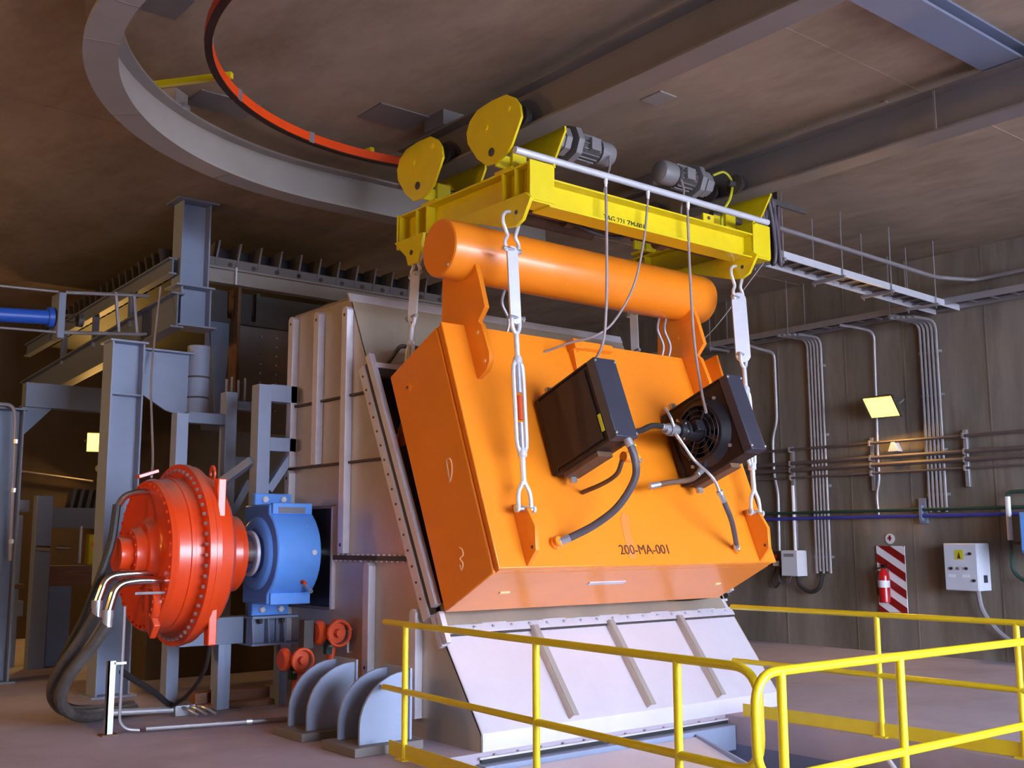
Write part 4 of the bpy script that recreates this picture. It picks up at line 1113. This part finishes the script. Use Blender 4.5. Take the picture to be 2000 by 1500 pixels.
guard('yellow guard rail on the far side of the pit, towards the concrete wall', (8.26, 6.86, 0), (8.30, 3.42, 0), (1.55, 2.74))

# ================================================================== services on the right wall
WX = 14.492
def pipe_y(z, r, m, label, y0=-2.0, y1=14.0, x=None, name='wall_pipe'):
    x = WX-0.09 if x is None else x
    return tag(MB().cyl((x, y0, z), (x, y1, z), r, 10).build(name, m, off=(x, (y0+y1)/2, z-r)), label, 'pipe', 'horizontal pipes on the concrete wall')
pipe_y(3.07, 0.022, 'pipe_brown', 'topmost thin brown pipe running along the concrete wall')
pipe_y(2.85, 0.030, 'pipe_brown', 'upper of the two thick dark pipes along the concrete wall')
pipe_y(2.74, 0.034, 'pipe_brown', 'lower of the two thick dark pipes along the concrete wall')
pipe_y(2.62, 0.018, 'pipe_brown', 'thin brown pipe just below the two thick ones on the wall')
pipe_y(2.06, 0.024, 'pipe_green', 'dark green pipe along the wall just above the blue one')
pipe_y(1.97, 0.028, 'pipe_blue', 'deep blue water pipe running along the concrete wall')
for y, lab in ((7.72, 'rightmost'), (9.20, 'second from the right'), (10.66, 'third from the right')):
    z0, z1 = (2.36, 3.16) if y < 10 else (1.50, 3.12)
    t = thing('pipe_bracket', lab+' upright steel bracket holding the dark wall pipes', 'bracket', (WX-0.03, y, z0), 'upright pipe brackets')
    MB().box(WX-0.055, WX, y-0.03, y+0.03, z0, z1).build('channel', 'galvanized' if y < 8 else 'conduit_grey', t, 0.004)
    for z in (3.07, 2.85, 2.74, 2.62):
        MB().box(WX-0.13, WX-0.055, y-0.012, y+0.012, z-0.04, z+0.04).build('pipe_clip', 'conduit_grey', t)
t = thing('pipe_bracket', 'small blue-grey bracket where the blue and green pipes pass the conduits', 'bracket', (WX-0.05, 8.42, 1.86))
MB().box(WX-0.06, WX, 8.36, 8.48, 1.86, 2.22).build('plate', 'steel_bluegrey', t, 0.004)
MB().box(WX-0.13, WX-0.06, 8.40, 8.44, 1.90, 2.12).build('pipe_clip', 'steel_bluegrey', t)

def conduit(pts, r, m, label, grp=None, name='conduit'):
    p = rounded(pts, 0.14, 5)
    o = MB().tube(p, r, 8).build(name, m, off=p[-1])
    return tag(o, label, 'conduit', grp)
def bundle(y0, n, pitch, z0, z1, label):
    t = thing('conduit_bundle', label, 'conduits', (WX-0.05, y0+pitch*n/2, z0), 'bundles of grey conduits on the wall')
    for i in range(n):
        y = y0+i*pitch
        zb = z0+0.03*(i % 2)
        p = rounded([(WX-0.55-0.05*i, y+0.05, z1), (WX-0.05, y, z1), (WX-0.05, y, zb)], 0.16, 5)
        MB().tube(p, 0.022, 8).build('conduit', 'conduit_grey', t)
    for z in (z1-0.45, (z0+z1)/2+0.3, (z0+z1)/2-0.5, z0+0.25):
        MB().box(WX-0.03, WX, y0-0.05, y0+pitch*(n-1)+0.05, z-0.02, z+0.02).build('strut', 'galvanized', t)
    return t
bundle(10.02, 5, 0.062, 1.12, 4.82, 'bundle of five grey conduits running down the wall to the small junction box')
bundle(8.06, 5, 0.062, 2.02, 4.78, 'bundle of five grey conduits running down the wall right of the floodlight')
conduit([(WX-0.5, 11.15, 4.82), (WX-0.3, 10.95, 4.72), (WX-0.05, 10.92, 4.70), (WX-0.05, 10.92, 3.55), (WX-0.05, 11.02, 3.3), (WX-0.05, 11.02, 2.7), (WX-0.05, 10.95, 2.4), (WX-0.05, 10.97, 1.45)], 0.026, 'conduit_grey',
        'single kinked grey conduit on the wall nearest the magnet')
conduit([(WX-0.5, 9.35, 4.86), (WX-0.3, 9.12, 4.80), (WX-0.05, 9.06, 4.76), (WX-0.05, 9.10, 2.95), (WX-0.05, 9.10, 2.5), (WX-0.05, 9.16, 2.3), (WX-0.05, 9.14, 2.0)], 0.022, 'conduit_grey',
        'single grey conduit running down behind the glowing floodlight')
conduit([(WX-0.05, 10.66, 2.5), (WX-0.05, 10.66, 1.47)], 0.03, 'zinc_white', 'short pale conduit entering the top of the small junction box')
t = thing('junction_box', 'small pale grey junction box on the wall with cables looping below', 'junction box', (WX-0.12, 10.64, 1.06))
MB().box(WX-0.24, WX, 10.48, 10.80, 1.07, 1.47).build('housing', 'panel_grey', t, 0.008)
MB().box(WX-0.25, WX-0.24, 10.49, 10.79, 1.08, 1.46).build('lid', 'panel_grey', t, 0.004)
MB().box(WX-0.254, WX-0.25, 10.55, 10.74, 1.37, 1.42).build('label_strip', 'label_grey', t)
MB().tube(smooth_path([(WX-0.10, 10.60, 1.07), (WX-0.11, 10.56, 0.93), (WX-0.10, 10.38, 0.83), (WX-0.08, 10.22, 0.90), (WX-0.05, 10.16, 1.12)], 6), 0.032, 8).build('cable', 'rubber', t)
MB().tube(smooth_path([(WX-0.10, 10.72, 1.07), (WX-0.11, 10.78, 0.97), (WX-0.10, 10.92, 0.95), (WX-0.08, 10.98, 1.05), (WX-0.05, 10.98, 1.25)], 6), 0.018, 8).build('cable', 'hose_grey', t)
t = thing('isolator_switch', 'small dark switch with cable loops on the wall beside the magnet corner', 'switch', (WX-0.08, 10.98, 1.2))
MB().box(WX-0.12, WX, 10.90, 11.08, 1.20, 1.46).build('housing', 'slate_paint', t, 0.008)
MB().lathe((WX-0.12, 10.99, 1.36), (-1, 0, 0), [(0, 0.045), (0.03, 0.045), (0.05, 0.03)], 12).build('knob', 'sign_red', t)
MB().box(WX-0.126, WX-0.12, 10.93, 11.05, 1.22, 1.30).build('label_plate', 'white_paint', t)
MB().tube(smooth_path([(WX-0.06, 11.04, 1.2), (WX-0.07, 11.10, 1.02), (WX-0.07, 11.06, 0.88), (WX-0.06, 10.98, 0.98), (WX-0.05, 10.95, 1.2)], 6), 0.016, 8).build('cable', 'rubber', t)

# electric control panel
t = thing('control_panel', 'pale grey electric control panel with a yellow warning sign on the wall', 'control panel', (WX-0.15, 7.72, 0.94))
MB().box(WX-0.32, WX, 7.50, 7.99, 0.94, 1.58).build('housing', 'panel_grey', t, 0.01)
dd = MB().box(WX-0.335, WX-0.32, 7.51, 7.98, 0.95, 1.57).build('door', 'panel_grey', t, 0.006)
MB().box(WX-0.339, WX-0.335, 7.70, 7.82, 1.36, 1.49).build('warning_sign', 'sign_yellow', dd)
MB().prism([(7.735, 1.375), (7.785, 1.375), (7.76, 1.465)], 'X', WX-0.341, WX-0.339).build('warning_symbol', 'marking_black', dd)
for y, z, m in ((7.88, 1.24, 'black_paint'), (7.66, 1.24, 'black_paint'), (7.77, 1.24, 'conduit_grey'), (7.60, 1.44, 'black_paint'), (7.56, 1.08, 'black_paint')):
    MB().lathe((WX-0.335, y, z), (-1, 0, 0), [(0, 0.02), (0.02, 0.02), (0.025, 0.012)], 12).build('push_button', m, dd)
for y in (7.68, 7.88):
    MB().box(WX-0.339, WX-0.335, y-0.05, y+0.05, 1.12, 1.16).build('label_plate', 'white_paint', dd)
MB().box(WX-0.20, WX-0.12, 7.485, 7.50, 1.05, 1.15).build('lock', 'slate_paint', t)
MB().tube(smooth_path([(WX-0.15, 7.62, 0.94), (WX-0.15, 7.58, 0.70), (WX-0.14, 7.46, 0.50), (WX-0.12, 7.30, 0.34), (WX-0.12, 7.06, 0.20), (WX-0.10, 6.8, 0.06)], 6), 0.035, 8).build('supply_cable', 'conduit_grey', t)

# fire point: striped board, extinguisher, round sign
t = thing('fire_board', 'red and white diagonally striped fire point board on the wall', 'board', (WX-0.02, 8.99, 0.58))
by0, by1, bz0, bz1 = 8.77, 9.23, 0.58, 1.54
MB().box(WX-0.02, WX, by0, by1, bz0, bz1).build('board', 'white_paint', t)
def clip(poly, k0, k1):
    """keep k0 <= z - y*slope <= k1"""
    def cut(P, f):
        out = []
        for i in range(len(P)):
            a, b = P[i], P[(i+1) % len(P)]
            fa, fb = f(a), f(b)
            if fa >= 0:
                out.append(a)
            if fa*fb < 0:
                s = fa/(fa-fb)
                out.append((a[0]+(b[0]-a[0])*s, a[1]+(b[1]-a[1])*s))
        return out
    g_ = lambda p: p[1]-p[0]*0.62
    return cut(cut(poly, lambda p: g_(p)-k0), lambda p: k1-g_(p))
k0 = bz0-by1*0.62-0.02
i = 0
kk = k0
while kk < bz1-by0*0.62:
    q = clip([(by0, bz0), (by1, bz0), (by1, bz1), (by0, bz1)], kk, kk+0.125)
    if len(q) > 2:
        MB().prism(q, 'X', WX-0.024, WX-0.02).build('red_stripe', 'sign_red', t)
    kk += 0.25
t = thing('fire_extinguisher', 'red fire extinguisher with a white band on the striped board', 'extinguisher', (WX-0.11, 9.07, 0.72))
MB().lathe((WX-0.11, 9.07, 0.72), (0, 0, 1), [(0, 0.07), (0.01, 0.082), (0.38, 0.082), (0.43, 0.07), (0.47, 0.035), (0.50, 0.03)], 20).build('cylinder', 'extinguisher_red', t)
MB().lathe((WX-0.11, 9.07, 0.94), (0, 0, 1), [(0, 0.0835), (0.10, 0.0835)], 20, caps=False).build('label_band', 'white_paint', t)
MB().box(WX-0.13, WX-0.09, 9.04, 9.10, 1.20, 1.26).build('valve_head', 'black_paint', t)
MB().box(WX-0.13, WX-0.10, 8.99, 9.12, 1.25, 1.27).build('lever', 'black_paint', t)
MB().tube(smooth_path([(WX-0.12, 9.10, 1.23), (WX-0.14, 9.18, 1.18), (WX-0.13, 9.18, 1.0), (WX-0.13, 9.17, 0.82)], 6), 0.012, 8).build('hose', 'rubber', t)
MB().box(WX-0.03, WX-0.019, 9.03, 9.11, 0.9, 1.2).build('wall_hook', 'galvanized', t)
t = thing('fire_sign', 'small round white sign with a red mark above the striped board', 'sign', (WX-0.01, 9.0, 1.56))
MB().lathe((WX, 9.0, 1.645), (-1, 0, 0), [(0, 0.075), (0.012, 0.075)], 22).build('disc', 'white_paint', t)
MB().prism([(9.035, 1.665), (8.965, 1.665), (9.0, 1.605)], 'X', WX-0.015, WX-0.012).build('arrow_mark', 'sign_red', t)
MB().box(WX-0.015, WX-0.012, 8.985, 9.015, 1.665, 1.695).build('arrow_shaft', 'sign_red', t)

# sodium floodlights
def floodlight(c, nrm, label, power, m, grp='glowing sodium floodlights'):
    c, nrm = Vector(c), Vector(nrm).normalized()
    u = Vector((0, 0, 1)).cross(nrm).normalized()
    v = nrm.cross(u)
    t = thing('floodlight', label, 'floodlight', c, grp)
    h_ = MB()
    f = [c+u*a+v*b for a, b in ((-.24, -.19), (.24, -.19), (.24, .19), (-.24, .19))]
    bk_ = [c-nrm*0.16+u*a+v*b for a, b in ((-.13, -.10), (.13, -.10), (.13, .10), (-.13, .10))]
    h_.add(f+bk_, [(0, 1, 5, 4), (1, 2, 6, 5), (2, 3, 7, 6), (3, 0, 4, 7), (7, 6, 5, 4)])
    h_.build('housing', 'dark_steel', t)
    MB().obox(c+nrm*0.004, u*0.225, v*0.175, nrm*0.003).build('lens', m, t)
    for a in (-1, 1):
        MB().obox(c+u*a*0.235+nrm*0.012, u*0.012, v*0.19, nrm*0.012).build('bezel', 'dark_steel', t)
    MB().tube(rounded([c+u*.26-nrm*.05, c+u*.26-nrm*.22-v*.05, c-u*.26-nrm*.22-v*.05, c-u*.26-nrm*.05], 0.04), 0.014, 8).build('yoke', 'galvanized', t)
    L = bpy.data.lights.new('sodium_lamp', 'AREA')
    L.shape = 'RECTANGLE'
    L.size, L.size_y = 0.44, 0.34
    L.color = (1.0, 0.55, 0.14)
    L.energy = power
    lo = bpy.data.objects.new('sodium_lamp', L)
    C.objects.link(lo)
    lo.parent = t
    lo.location = nrm*0.03
    lo.rotation_euler = (-nrm).to_track_quat('Z', 'Y').to_euler() if False else nrm.to_track_quat('-Z', 'Y').to_euler()
    return t
t = floodlight((14.18, 8.83, 3.57), (-0.74, -0.06, -0.68), 'glowing yellow sodium floodlight on the right concrete wall', 50, 'sodium_glow')
MB().box(14.30, 14.5, 8.80, 8.88, 3.50, 3.58).build('wall_arm', 'galvanized', t)
t = thing('ballast_box', 'small pale fitting on the wall below the right floodlight', 'box', (14.42, 8.80, 2.92))
MB().prism([(8.72, 2.92), (8.90, 2.92), (8.84, 3.06), (8.78, 3.06)], 'X', 14.38, 14.5).build('housing', 'panel_grey', t, 0.006)
t = floodlight((6.40, 19.6, 3.40), (-0.25, -0.8, -0.45), 'glowing sodium lamp on the back wall far left', 70, 'sodium_glow_far')
MB().box(6.36, 6.44, 19.72, 20.0, 3.34, 3.42).build('wall_arm', 'galvanized', t)
for y, lab in ((6.5, 'sodium floodlight on the left wall, nearer the door'), (12.5, 'sodium floodlight on the left wall, nearer the conveyor')):
    t = floodlight((-4.65, y, 4.3), (0.97, 0.1, -0.16), lab, (120 if y < 8 else 210), 'sodium_glow')
    MB().box(-5.0, -4.8, y-0.04, y+0.04, 4.26, 4.34).build('wall_arm', 'galvanized', t)

# cable ladders
def ladder(a, b, wdt, label, rungs, rods, name='cable_tray', zrod=CZ):
    a, b = Vector(a), Vector(b)
    d = (b-a).normalized()
    side = Vector((-d.y, d.x, 0))
    t = thing(name, label, 'cable tray', (a+b)/2)
    for s in (-1, 1):
        MB().bar(a+side*s*wdt/2, b+side*s*wdt/2, 0.02, 0.09).build('side_rail', 'zinc_white' if a.y == b.y else 'conduit_grey', t)  # whiter rails on the crossing ladder: daylight on their face put into the colour
    n = int((b-a).length/rungs)
    for i in range(n):
        p = a+d*(0.1+i*rungs)
        MB().bar(p-side*wdt/2, p+side*wdt/2, 0.03, 0.02).build('rung', 'conduit_grey', t)
    MB().bar(a+Vector((0, 0, 0.03)), b+Vector((0, 0, 0.03)), wdt*0.8, 0.03).build('cable_bed', 'dark_steel', t)
    for s in rods:
        p = a+d*s
        for sd in (-1, 1):
            q = p+side*sd*(wdt/2+0.03)
            MB().cyl(q-Vector((0, 0, 0.12)), Vector((q.x, q.y, zrod)), 0.008, 6).build('hanger_rod', 'conduit_grey', t)
        MB().bar(p-side*(wdt/2+0.06)-Vector((0, 0, 0.07)), p+side*(wdt/2+0.06)-Vector((0, 0, 0.07)), 0.04, 0.04).build('trapeze', 'conduit_grey', t)
    return t
ladder((9.45, 7.85, 5.02), (14.42, 7.85, 4.90), 0.36, 'cable ladder running from the crane area across to the concrete wall', 0.25, (0.9, 2.1, 3.2, 4.3))
ladder((14.22, 13.5, 4.93), (14.22, 2.0, 4.93), 0.40, 'cable ladder running along the top of the concrete wall', 0.30, (1.6, 3.2, 5.0, 7.4, 9.0))
conduit([(9.3, 7.6, 5.30), (13.7, 7.6, 5.22), (14.3, 7.35, 5.22), (14.3, 3.0, 5.26)], 0.028, 'conduit_grey', 'thin pale pipe above the cable ladder that turns along the wall')
# blue hose reel cabinet at the right edge
t = thing('hose_cabinet', 'bright blue cabinet at the right edge with a white post and green pipe', 'cabinet', (14.1, 6.70, 1.3))
MB().box(13.95, 14.49, 6.42, 6.80, 1.45, 1.98).build('housing', 'blue_paint', t, 0.02)
MB().box(13.93, 13.95, 6.45, 6.78, 1.48, 1.95).build('door', 'blue_paint', t, 0.01)
MB().cyl((14.3, 7.10, 1.62), (14.3, 7.10, 2.20), 0.035, 10).build('pipe_cover', 'white_paint', t)
MB().tube(rounded([(14.48, 6.0, 2.26), (14.3, 6.0, 2.26), (14.3, 7.10, 2.26), (14.3, 7.10, 1.22), (14.3, 6.98, 1.10), (14.3, 6.2, 1.10), (14.48, 6.2, 1.10)], 0.06), 0.025, 8).build('green_pipe', 'pipe_green', t)
MB().cyl((14.3, 7.10, 1.58), (14.3, 6.80, 1.58), 0.02, 8).build('link_pipe', 'rust_brown', t)

# ================================================================== columns and conveyor on the left
def hcol(x0, x1, yc, z0, z1, dep, label, m, cat='column', stiff=()):
    t = thing('steel_column', label, cat, ((x0+x1)/2, yc, z0))
    for x in (x0, x1-0.018):
        MB().box(x, x+0.018, yc-dep/2, yc+dep/2, z0+0.02, z1-0.02).build('flange', m, t)
    MB().box(x0+0.018, x1-0.018, yc-0.006, yc+0.006, z0+0.02, z1-0.02).build('web', m, t)
    MB().box(x0-0.03, x1+0.03, yc-dep/2-0.03, yc+dep/2+0.03, z1-0.02, z1).build('cap_plate', m, t)
    MB().box(x0-0.06, x1+0.06, yc-dep/2-0.06, yc+dep/2+0.06, z0, z0+0.02).build('base_plate', m, t)
    for z in stiff:
        MB().box(x0+0.018, x1-0.018, yc-dep/2+0.02, yc-0.006, z-0.008, z+0.008).build('stiffener', m, t)
    return t
t = hcol(3.95, 4.31, 12.0, 0.0, 3.85, 0.30, 'tall blue-grey steel column standing behind the red drive', 'light_bluegrey', stiff=(3.25,))
# bracket arm that carries the conveyor from the column
MB().prism([(4.31, 3.30), (4.62, 3.12), (4.88, 3.05), (4.88, 3.80), (4.31, 3.80)], 'Y', 11.98, 12.02).build('bracket_web', 'light_bluegrey', t)
MB().box(4.31, 4.90, 11.88, 12.12, 3.78, 3.80).build('bracket_flange', 'light_bluegrey', t)
MB().lathe((5.0, 12.0, 3.05), (0, 0, 1), [(0, 0.13), (0.85, 0.13)], 16).build('bracket_post', 'light_bluegrey', t)
for z in (3.28, 3.52):
    MB().lathe((5.0, 12.0, z), (0, 0, 1), [(0, 0.134), (0.02, 0.134)], 16).build('seam_ring', 'dark_steel', t)
t = hcol(4.84, 5.20, 12.40, 4.66, 5.75, 0.28, 'short blue-grey hanger column fixed to the ceiling above the conveyor beam', 'light_bluegrey')
MB().box(4.76, 5.28, 12.2, 12.6, 5.72, 5.748).build('ceiling_plate', 'steel_bluegrey', t)
MB().box(4.86, 4.88, 12.26, 12.54, 4.20, 4.66).box(5.22, 5.24, 12.26, 12.54, 4.20, 4.66).box(4.88, 5.22, 12.39, 12.41, 4.20, 4.66).build('stub', 'light_bluegrey', t)
MB().box(4.82, 5.30, 12.22, 12.58, 4.18, 4.20).build('stub_plate', 'light_bluegrey', t)

cf = thing('belt_conveyor', 'long grey belt conveyor running back from the hanger column', 'conveyor', (4.9, 15.0, 3.8))
def sloped_beam(x, y0, z0, y1, z1, h, bw, nm, m):
    mb = MB()
    def plate(x0, x1, b0, b1):
        mb.prism([(y0, z0+b0), (y1, z1+b0), (y1, z1+b1), (y0, z0+b1)], 'X', x0, x1)
    plate(x-bw/2, x+bw/2, 0, 0.02)
    plate(x-bw/2, x+bw/2, h-0.02, h)
    plate(x-0.008, x+0.008, 0.02, h-0.02)
    return mb.build(nm, m, cf)
sloped_beam(4.76, 12.1, 4.12, 18.4, 3.78, 0.42, 0.16, 'main_girder', 'steel_bluegrey')
sloped_beam(4.76, 12.3, 4.80, 18.4, 4.62, 0.20, 0.10, 'stringer', 'steel_bluegrey')
sloped_beam(7.6, 12.85, 4.12, 18.4, 3.78, 0.42, 0.16, 'main_girder', 'steel_bluegrey')
sloped_beam(7.6, 12.85, 4.80, 18.4, 4.62, 0.20, 0.10, 'stringer', 'steel_bluegrey')
for i in range(22):
    y = 12.75+i*0.24
    z = 5.0-(y-12.3)*0.03
    MB().prism([(y, z), (y+0.05, z), (y+0.16, z+0.26), (y+0.11, z+0.26)], 'X', 4.80, 5.10).build('idler_plate', 'dark_steel', cf)
MB().prism([(12.85, 4.99), (18.4, 4.82), (18.4, 5.02), (12.85, 5.19)], 'X', 5.12, 7.4).build('belt', 'rubber', cf)
for y in (13.6, 15.0, 16.4):
    MB().box(4.72, 4.80, y, y+0.06, 4.44-(y-12)*0.05, 4.86-(y-12)*0.03).build('upright', 'steel_bluegrey', cf)
hb = thing('cross_conveyor', 'grey channel with a row of dark pockets crossing behind the chute top', 'conveyor', (7.0, 12.4, 4.8))
ibeam_x(MB(), 12.42, 5.24, 9.4, 4.80, 5.0, 0.14, 0.02, 0.02).build('channel', 'curve_grey', hb)
MB().box(5.24, 9.4, 12.45, 12.5, 5.0, 5.14).build('upstand', 'rail_grey', hb)
for i in range(14):
    x = 5.34+i*0.285
    MB().prism([(x, 5.05), (x+0.025, 5.05), (x+0.075, 5.36), (x+0.05, 5.36)], 'Y', 12.44, 12.75).build('pocket_rib', 'rail_grey', hb)
MB().box(5.24, 9.4, 12.74, 12.78, 5.05, 5.34).build('pocket_back', 'black_paint', hb)
for i in range(12):
    MB().lathe((5.55+i*0.32, 12.45, 5.07), (0, -1, 0), [(0, 0.03), (0.01, 0.03)], 8).build('bolt_hole', 'dark_steel', hb)
MB().box(5.58, 5.60, 12.34, 12.36, 4.80, 5.02).build('joint_plate', 'zinc_white', hb)
hp = thing('hopper_panel', 'dark grey riveted steel panel behind the chute and frames', 'panel', (7.0, 12.7, 3.3))
MB().box(5.36, 9.4, 12.70, 12.72, 3.0, 4.40).build('lower_sheet', 'rail_grey', hp)
MB().box(5.36, 9.4, 12.74, 12.76, 4.40, 4.80).build('upper_sheet', 'dark_steel', hp)
MB().box(5.30, 9.4, 12.62, 12.74, 4.37, 4.42).build('ledge', 'dark_steel', hp)
MB().prism([(5.40, 4.38), (5.68, 4.38), (5.62, 3.2), (5.52, 3.2)], 'Y', 12.66, 12.70).build('tapered_stiffener', 'steel_bluegrey', hp)
MB().box(5.66, 5.70, 12.42, 12.70, 3.0, 4.80).build('edge_angle', 'rust_brown', hp)
MB().box(6.0, 6.05, 12.62, 12.74, 4.42, 4.80).build('edge_angle', 'dark_steel', hp)
for x in (6.12, 6.34):
    for i in range(9):
        bolt(hp, (x, 12.70, 3.3+i*0.12), (0, -1, 0), 0.014, 0.012, 'galvanized', 'rivet', False)
tag(MB().tube(smooth_path([(4.62, 12.3, 4.62), (4.52, 12.1, 4.2), (4.30, 11.6, 3.4), (3.98, 10.6, 2.5), (3.64, 9.70, 2.22)], 8), 0.012, 6).build('lifting_rope', 'cable_grey', off=(3.64, 9.7, 2.22)),
    'thin pale rope hanging from the conveyor girder to the red drive', 'rope')

# blue hydraulic ram in its frame, upper left
t = thing('hydraulic_ram', 'blue hydraulic ram held in a brown frame at the left edge', 'ram', (3.3, 13.0, 4.1))
MB().cyl((1.6, 13.0, 4.10), (3.62, 13.0, 4.235), 0.085, 16).build('ram_barrel', 'hydraulic_blue', t)
MB().lathe((3.56, 13.0, 4.232), (1, 0, 0.067), [(0, 0.12), (0.06, 0.12), (0.06, 0.09)], 16).build('gland', 'hydraulic_blue', t)
MB().box(3.64, 3.72, 12.85, 13.15, 3.98, 4.52).build('end_plate', 'steel_bluegrey', t, 0.006)
for z0, z1 in ((4.46, 4.62), (3.98, 4.13)):
    MB().cyl((1.6, 12.9, z0), (3.64, 12.9, z0+0.07), 0.014, 8).build('tie_rod', 'conduit_grey', t)
    MB().cyl((3.72, 12.9, z0+0.075), (4.70, 12.9, z0+0.17), 0.022, 8).build('tie_rod', 'conduit_grey', t)
for z in (4.20, 4.28):
    MB().cyl((3.72, 13.0, z), (3.90, 13.0, z+0.01), 0.018, 8).build('piston_rod', 'chrome', t)
MB().lathe((3.90, 13.0, 4.24), (1, 0, 0), [(0, 0.08), (0.06, 0.08)], 12).build('clevis', 'dark_steel', t)
for x in (4.30, 4.52):
    MB().bar((x, 12.9, 4.62), (x+0.06, 12.9, 4.14), 0.03, 0.03, (0, 1, 0)).build('strap', 'conduit_grey', t)

# left edge column, conduit, cross beam
t = hcol(3.22, 3.60, 14.0, 0.0, 3.24, 0.34, 'blue-grey steel column at the left edge of the picture', 'steel_bluegrey')
MB().box(3.62, 4.75, 13.92, 14.10, 3.28, 3.58).build('cross_beam', 'steel_bluegrey', t)
MB().prism([(3.60, 3.28), (3.95, 3.28), (3.60, 2.9)], 'Y', 13.98, 14.02).build('knee_plate', 'steel_bluegrey', t)
t = thing('conduit', 'pale conduit bending down the left edge column', 'conduit', (3.5, 13.7, 1.5))
MB().tube(rounded([(2.9, 13.7, 3.26), (3.42, 13.7, 3.26), (3.46, 13.7, 3.12), (3.50, 13.7, 1.42)], 0.10), 0.022, 8).build('tube', 'conduit_grey', t)
for z in (2.80, 2.22, 1.62):
    MB().lathe((3.475+(3.1-z)*0.02, 13.7, z), (0, 0, 1), [(0, 0.034), (0.05, 0.034)], 10).build('coupling', 'galvanized', t)

# take-up frame and equipment in the dim background
t = thing('take_up_unit', 'dim blue-grey take-up unit with uprights and brown beam in the background', 'machine', (4.6, 15.5, 0))
for x0, x1, y, z1 in ((4.15, 4.36, 15.2, 2.25), (4.42, 4.72, 15.4, 1.2), (4.02, 4.10, 15.6, 2.0)):
    MB().box(x0, x1, y-0.08, y+0.08, 0, z1).build('upright', 'steel_bluegrey', t, 0.006)
MB().box(4.30, 5.3, 15.3, 15.45, 1.05, 1.32).build('beam', 'wood', t, 0.006)
MB().box(4.36, 5.3, 15.3, 15.5, 1.82, 2.10).build('guide_beam', 'rail_grey', t, 0.006)
for i in range(6):
    MB().prism([(4.62+i*0.11, 2.10), (4.67+i*0.11, 2.10), (4.72+i*0.11, 2.36), (4.67+i*0.11, 2.36)], 'Y', 15.3, 15.5).build('idler_rib', 'dark_steel', t)
for x in (4.24, 4.50):
    MB().cyl((x-0.08, 15.1, 1.56), (x+0.10, 15.1, 1.55), 0.035, 10).build('chrome_rod', 'chrome', t)
for x in (3.70, 3.80, 3.90):
    MB().cyl((x, 15.6, 1.1), (x, 15.6, 2.0), 0.04, 10).build('cylinder', 'steel_bluegrey', t)
MB().box(3.62, 4.16, 15.5, 15.7, 1.02, 1.08).build('shelf', 'rust_brown', t)
MB().box(3.62, 4.16, 15.5, 15.7, 2.04, 2.20).build('cross_rail', 'steel_bluegrey', t)
MB().box(3.62, 4.16, 15.5, 15.7, 0.66, 0.86).build('cross_rail', 'steel_bluegrey', t)
MB().cyl((4.78, 15.25, 1.35), (4.78, 15.25, 1.85), 0.02, 8).build('stanchion', 'galvanized', t)
t = thing('machine_cover', 'small yellow machine cover with a red knob in the dim background', 'cover', (4.98, 15.38, 1.32))
MB().box(4.90, 5.16, 15.28, 15.42, 1.32, 1.74).build('cover', 'yellow_paint', t, 0.02)
MB().lathe((5.02, 15.28, 1.60), (0, -1, 0), [(0, 0.07), (0.04, 0.06)], 12).build('knob', 'valve_red', t)
t = thing('wall_box', 'small pale box on the back wall below the far lamp', 'box', (6.55, 19.9, 2.3))
MB().box(6.40, 6.66, 19.85, 20.0, 2.25, 2.55).build('housing', 'panel_grey', t, 0.01)
MB().lathe((6.48, 19.85, 2.95), (0, -1, 0), [(0, 0.07), (0.05, 0.05)], 12).build('bell', 'panel_grey', t)
tag(MB().cyl((4.0, 19.9, 2.98), (6.4, 19.9, 2.72), 0.02, 8).build('wall_conduit', 'conduit_grey', off=(5.2, 19.9, 2.8)), 'thin conduit sloping along the back wall towards the far lamp', 'conduit')

t = thing('shade_block', 'dark brown block added to keep the space under the conveyor in shade', 'shade block', (7.0, 13.2, 0.0))  # added block: stops light and darkens the view behind the drive
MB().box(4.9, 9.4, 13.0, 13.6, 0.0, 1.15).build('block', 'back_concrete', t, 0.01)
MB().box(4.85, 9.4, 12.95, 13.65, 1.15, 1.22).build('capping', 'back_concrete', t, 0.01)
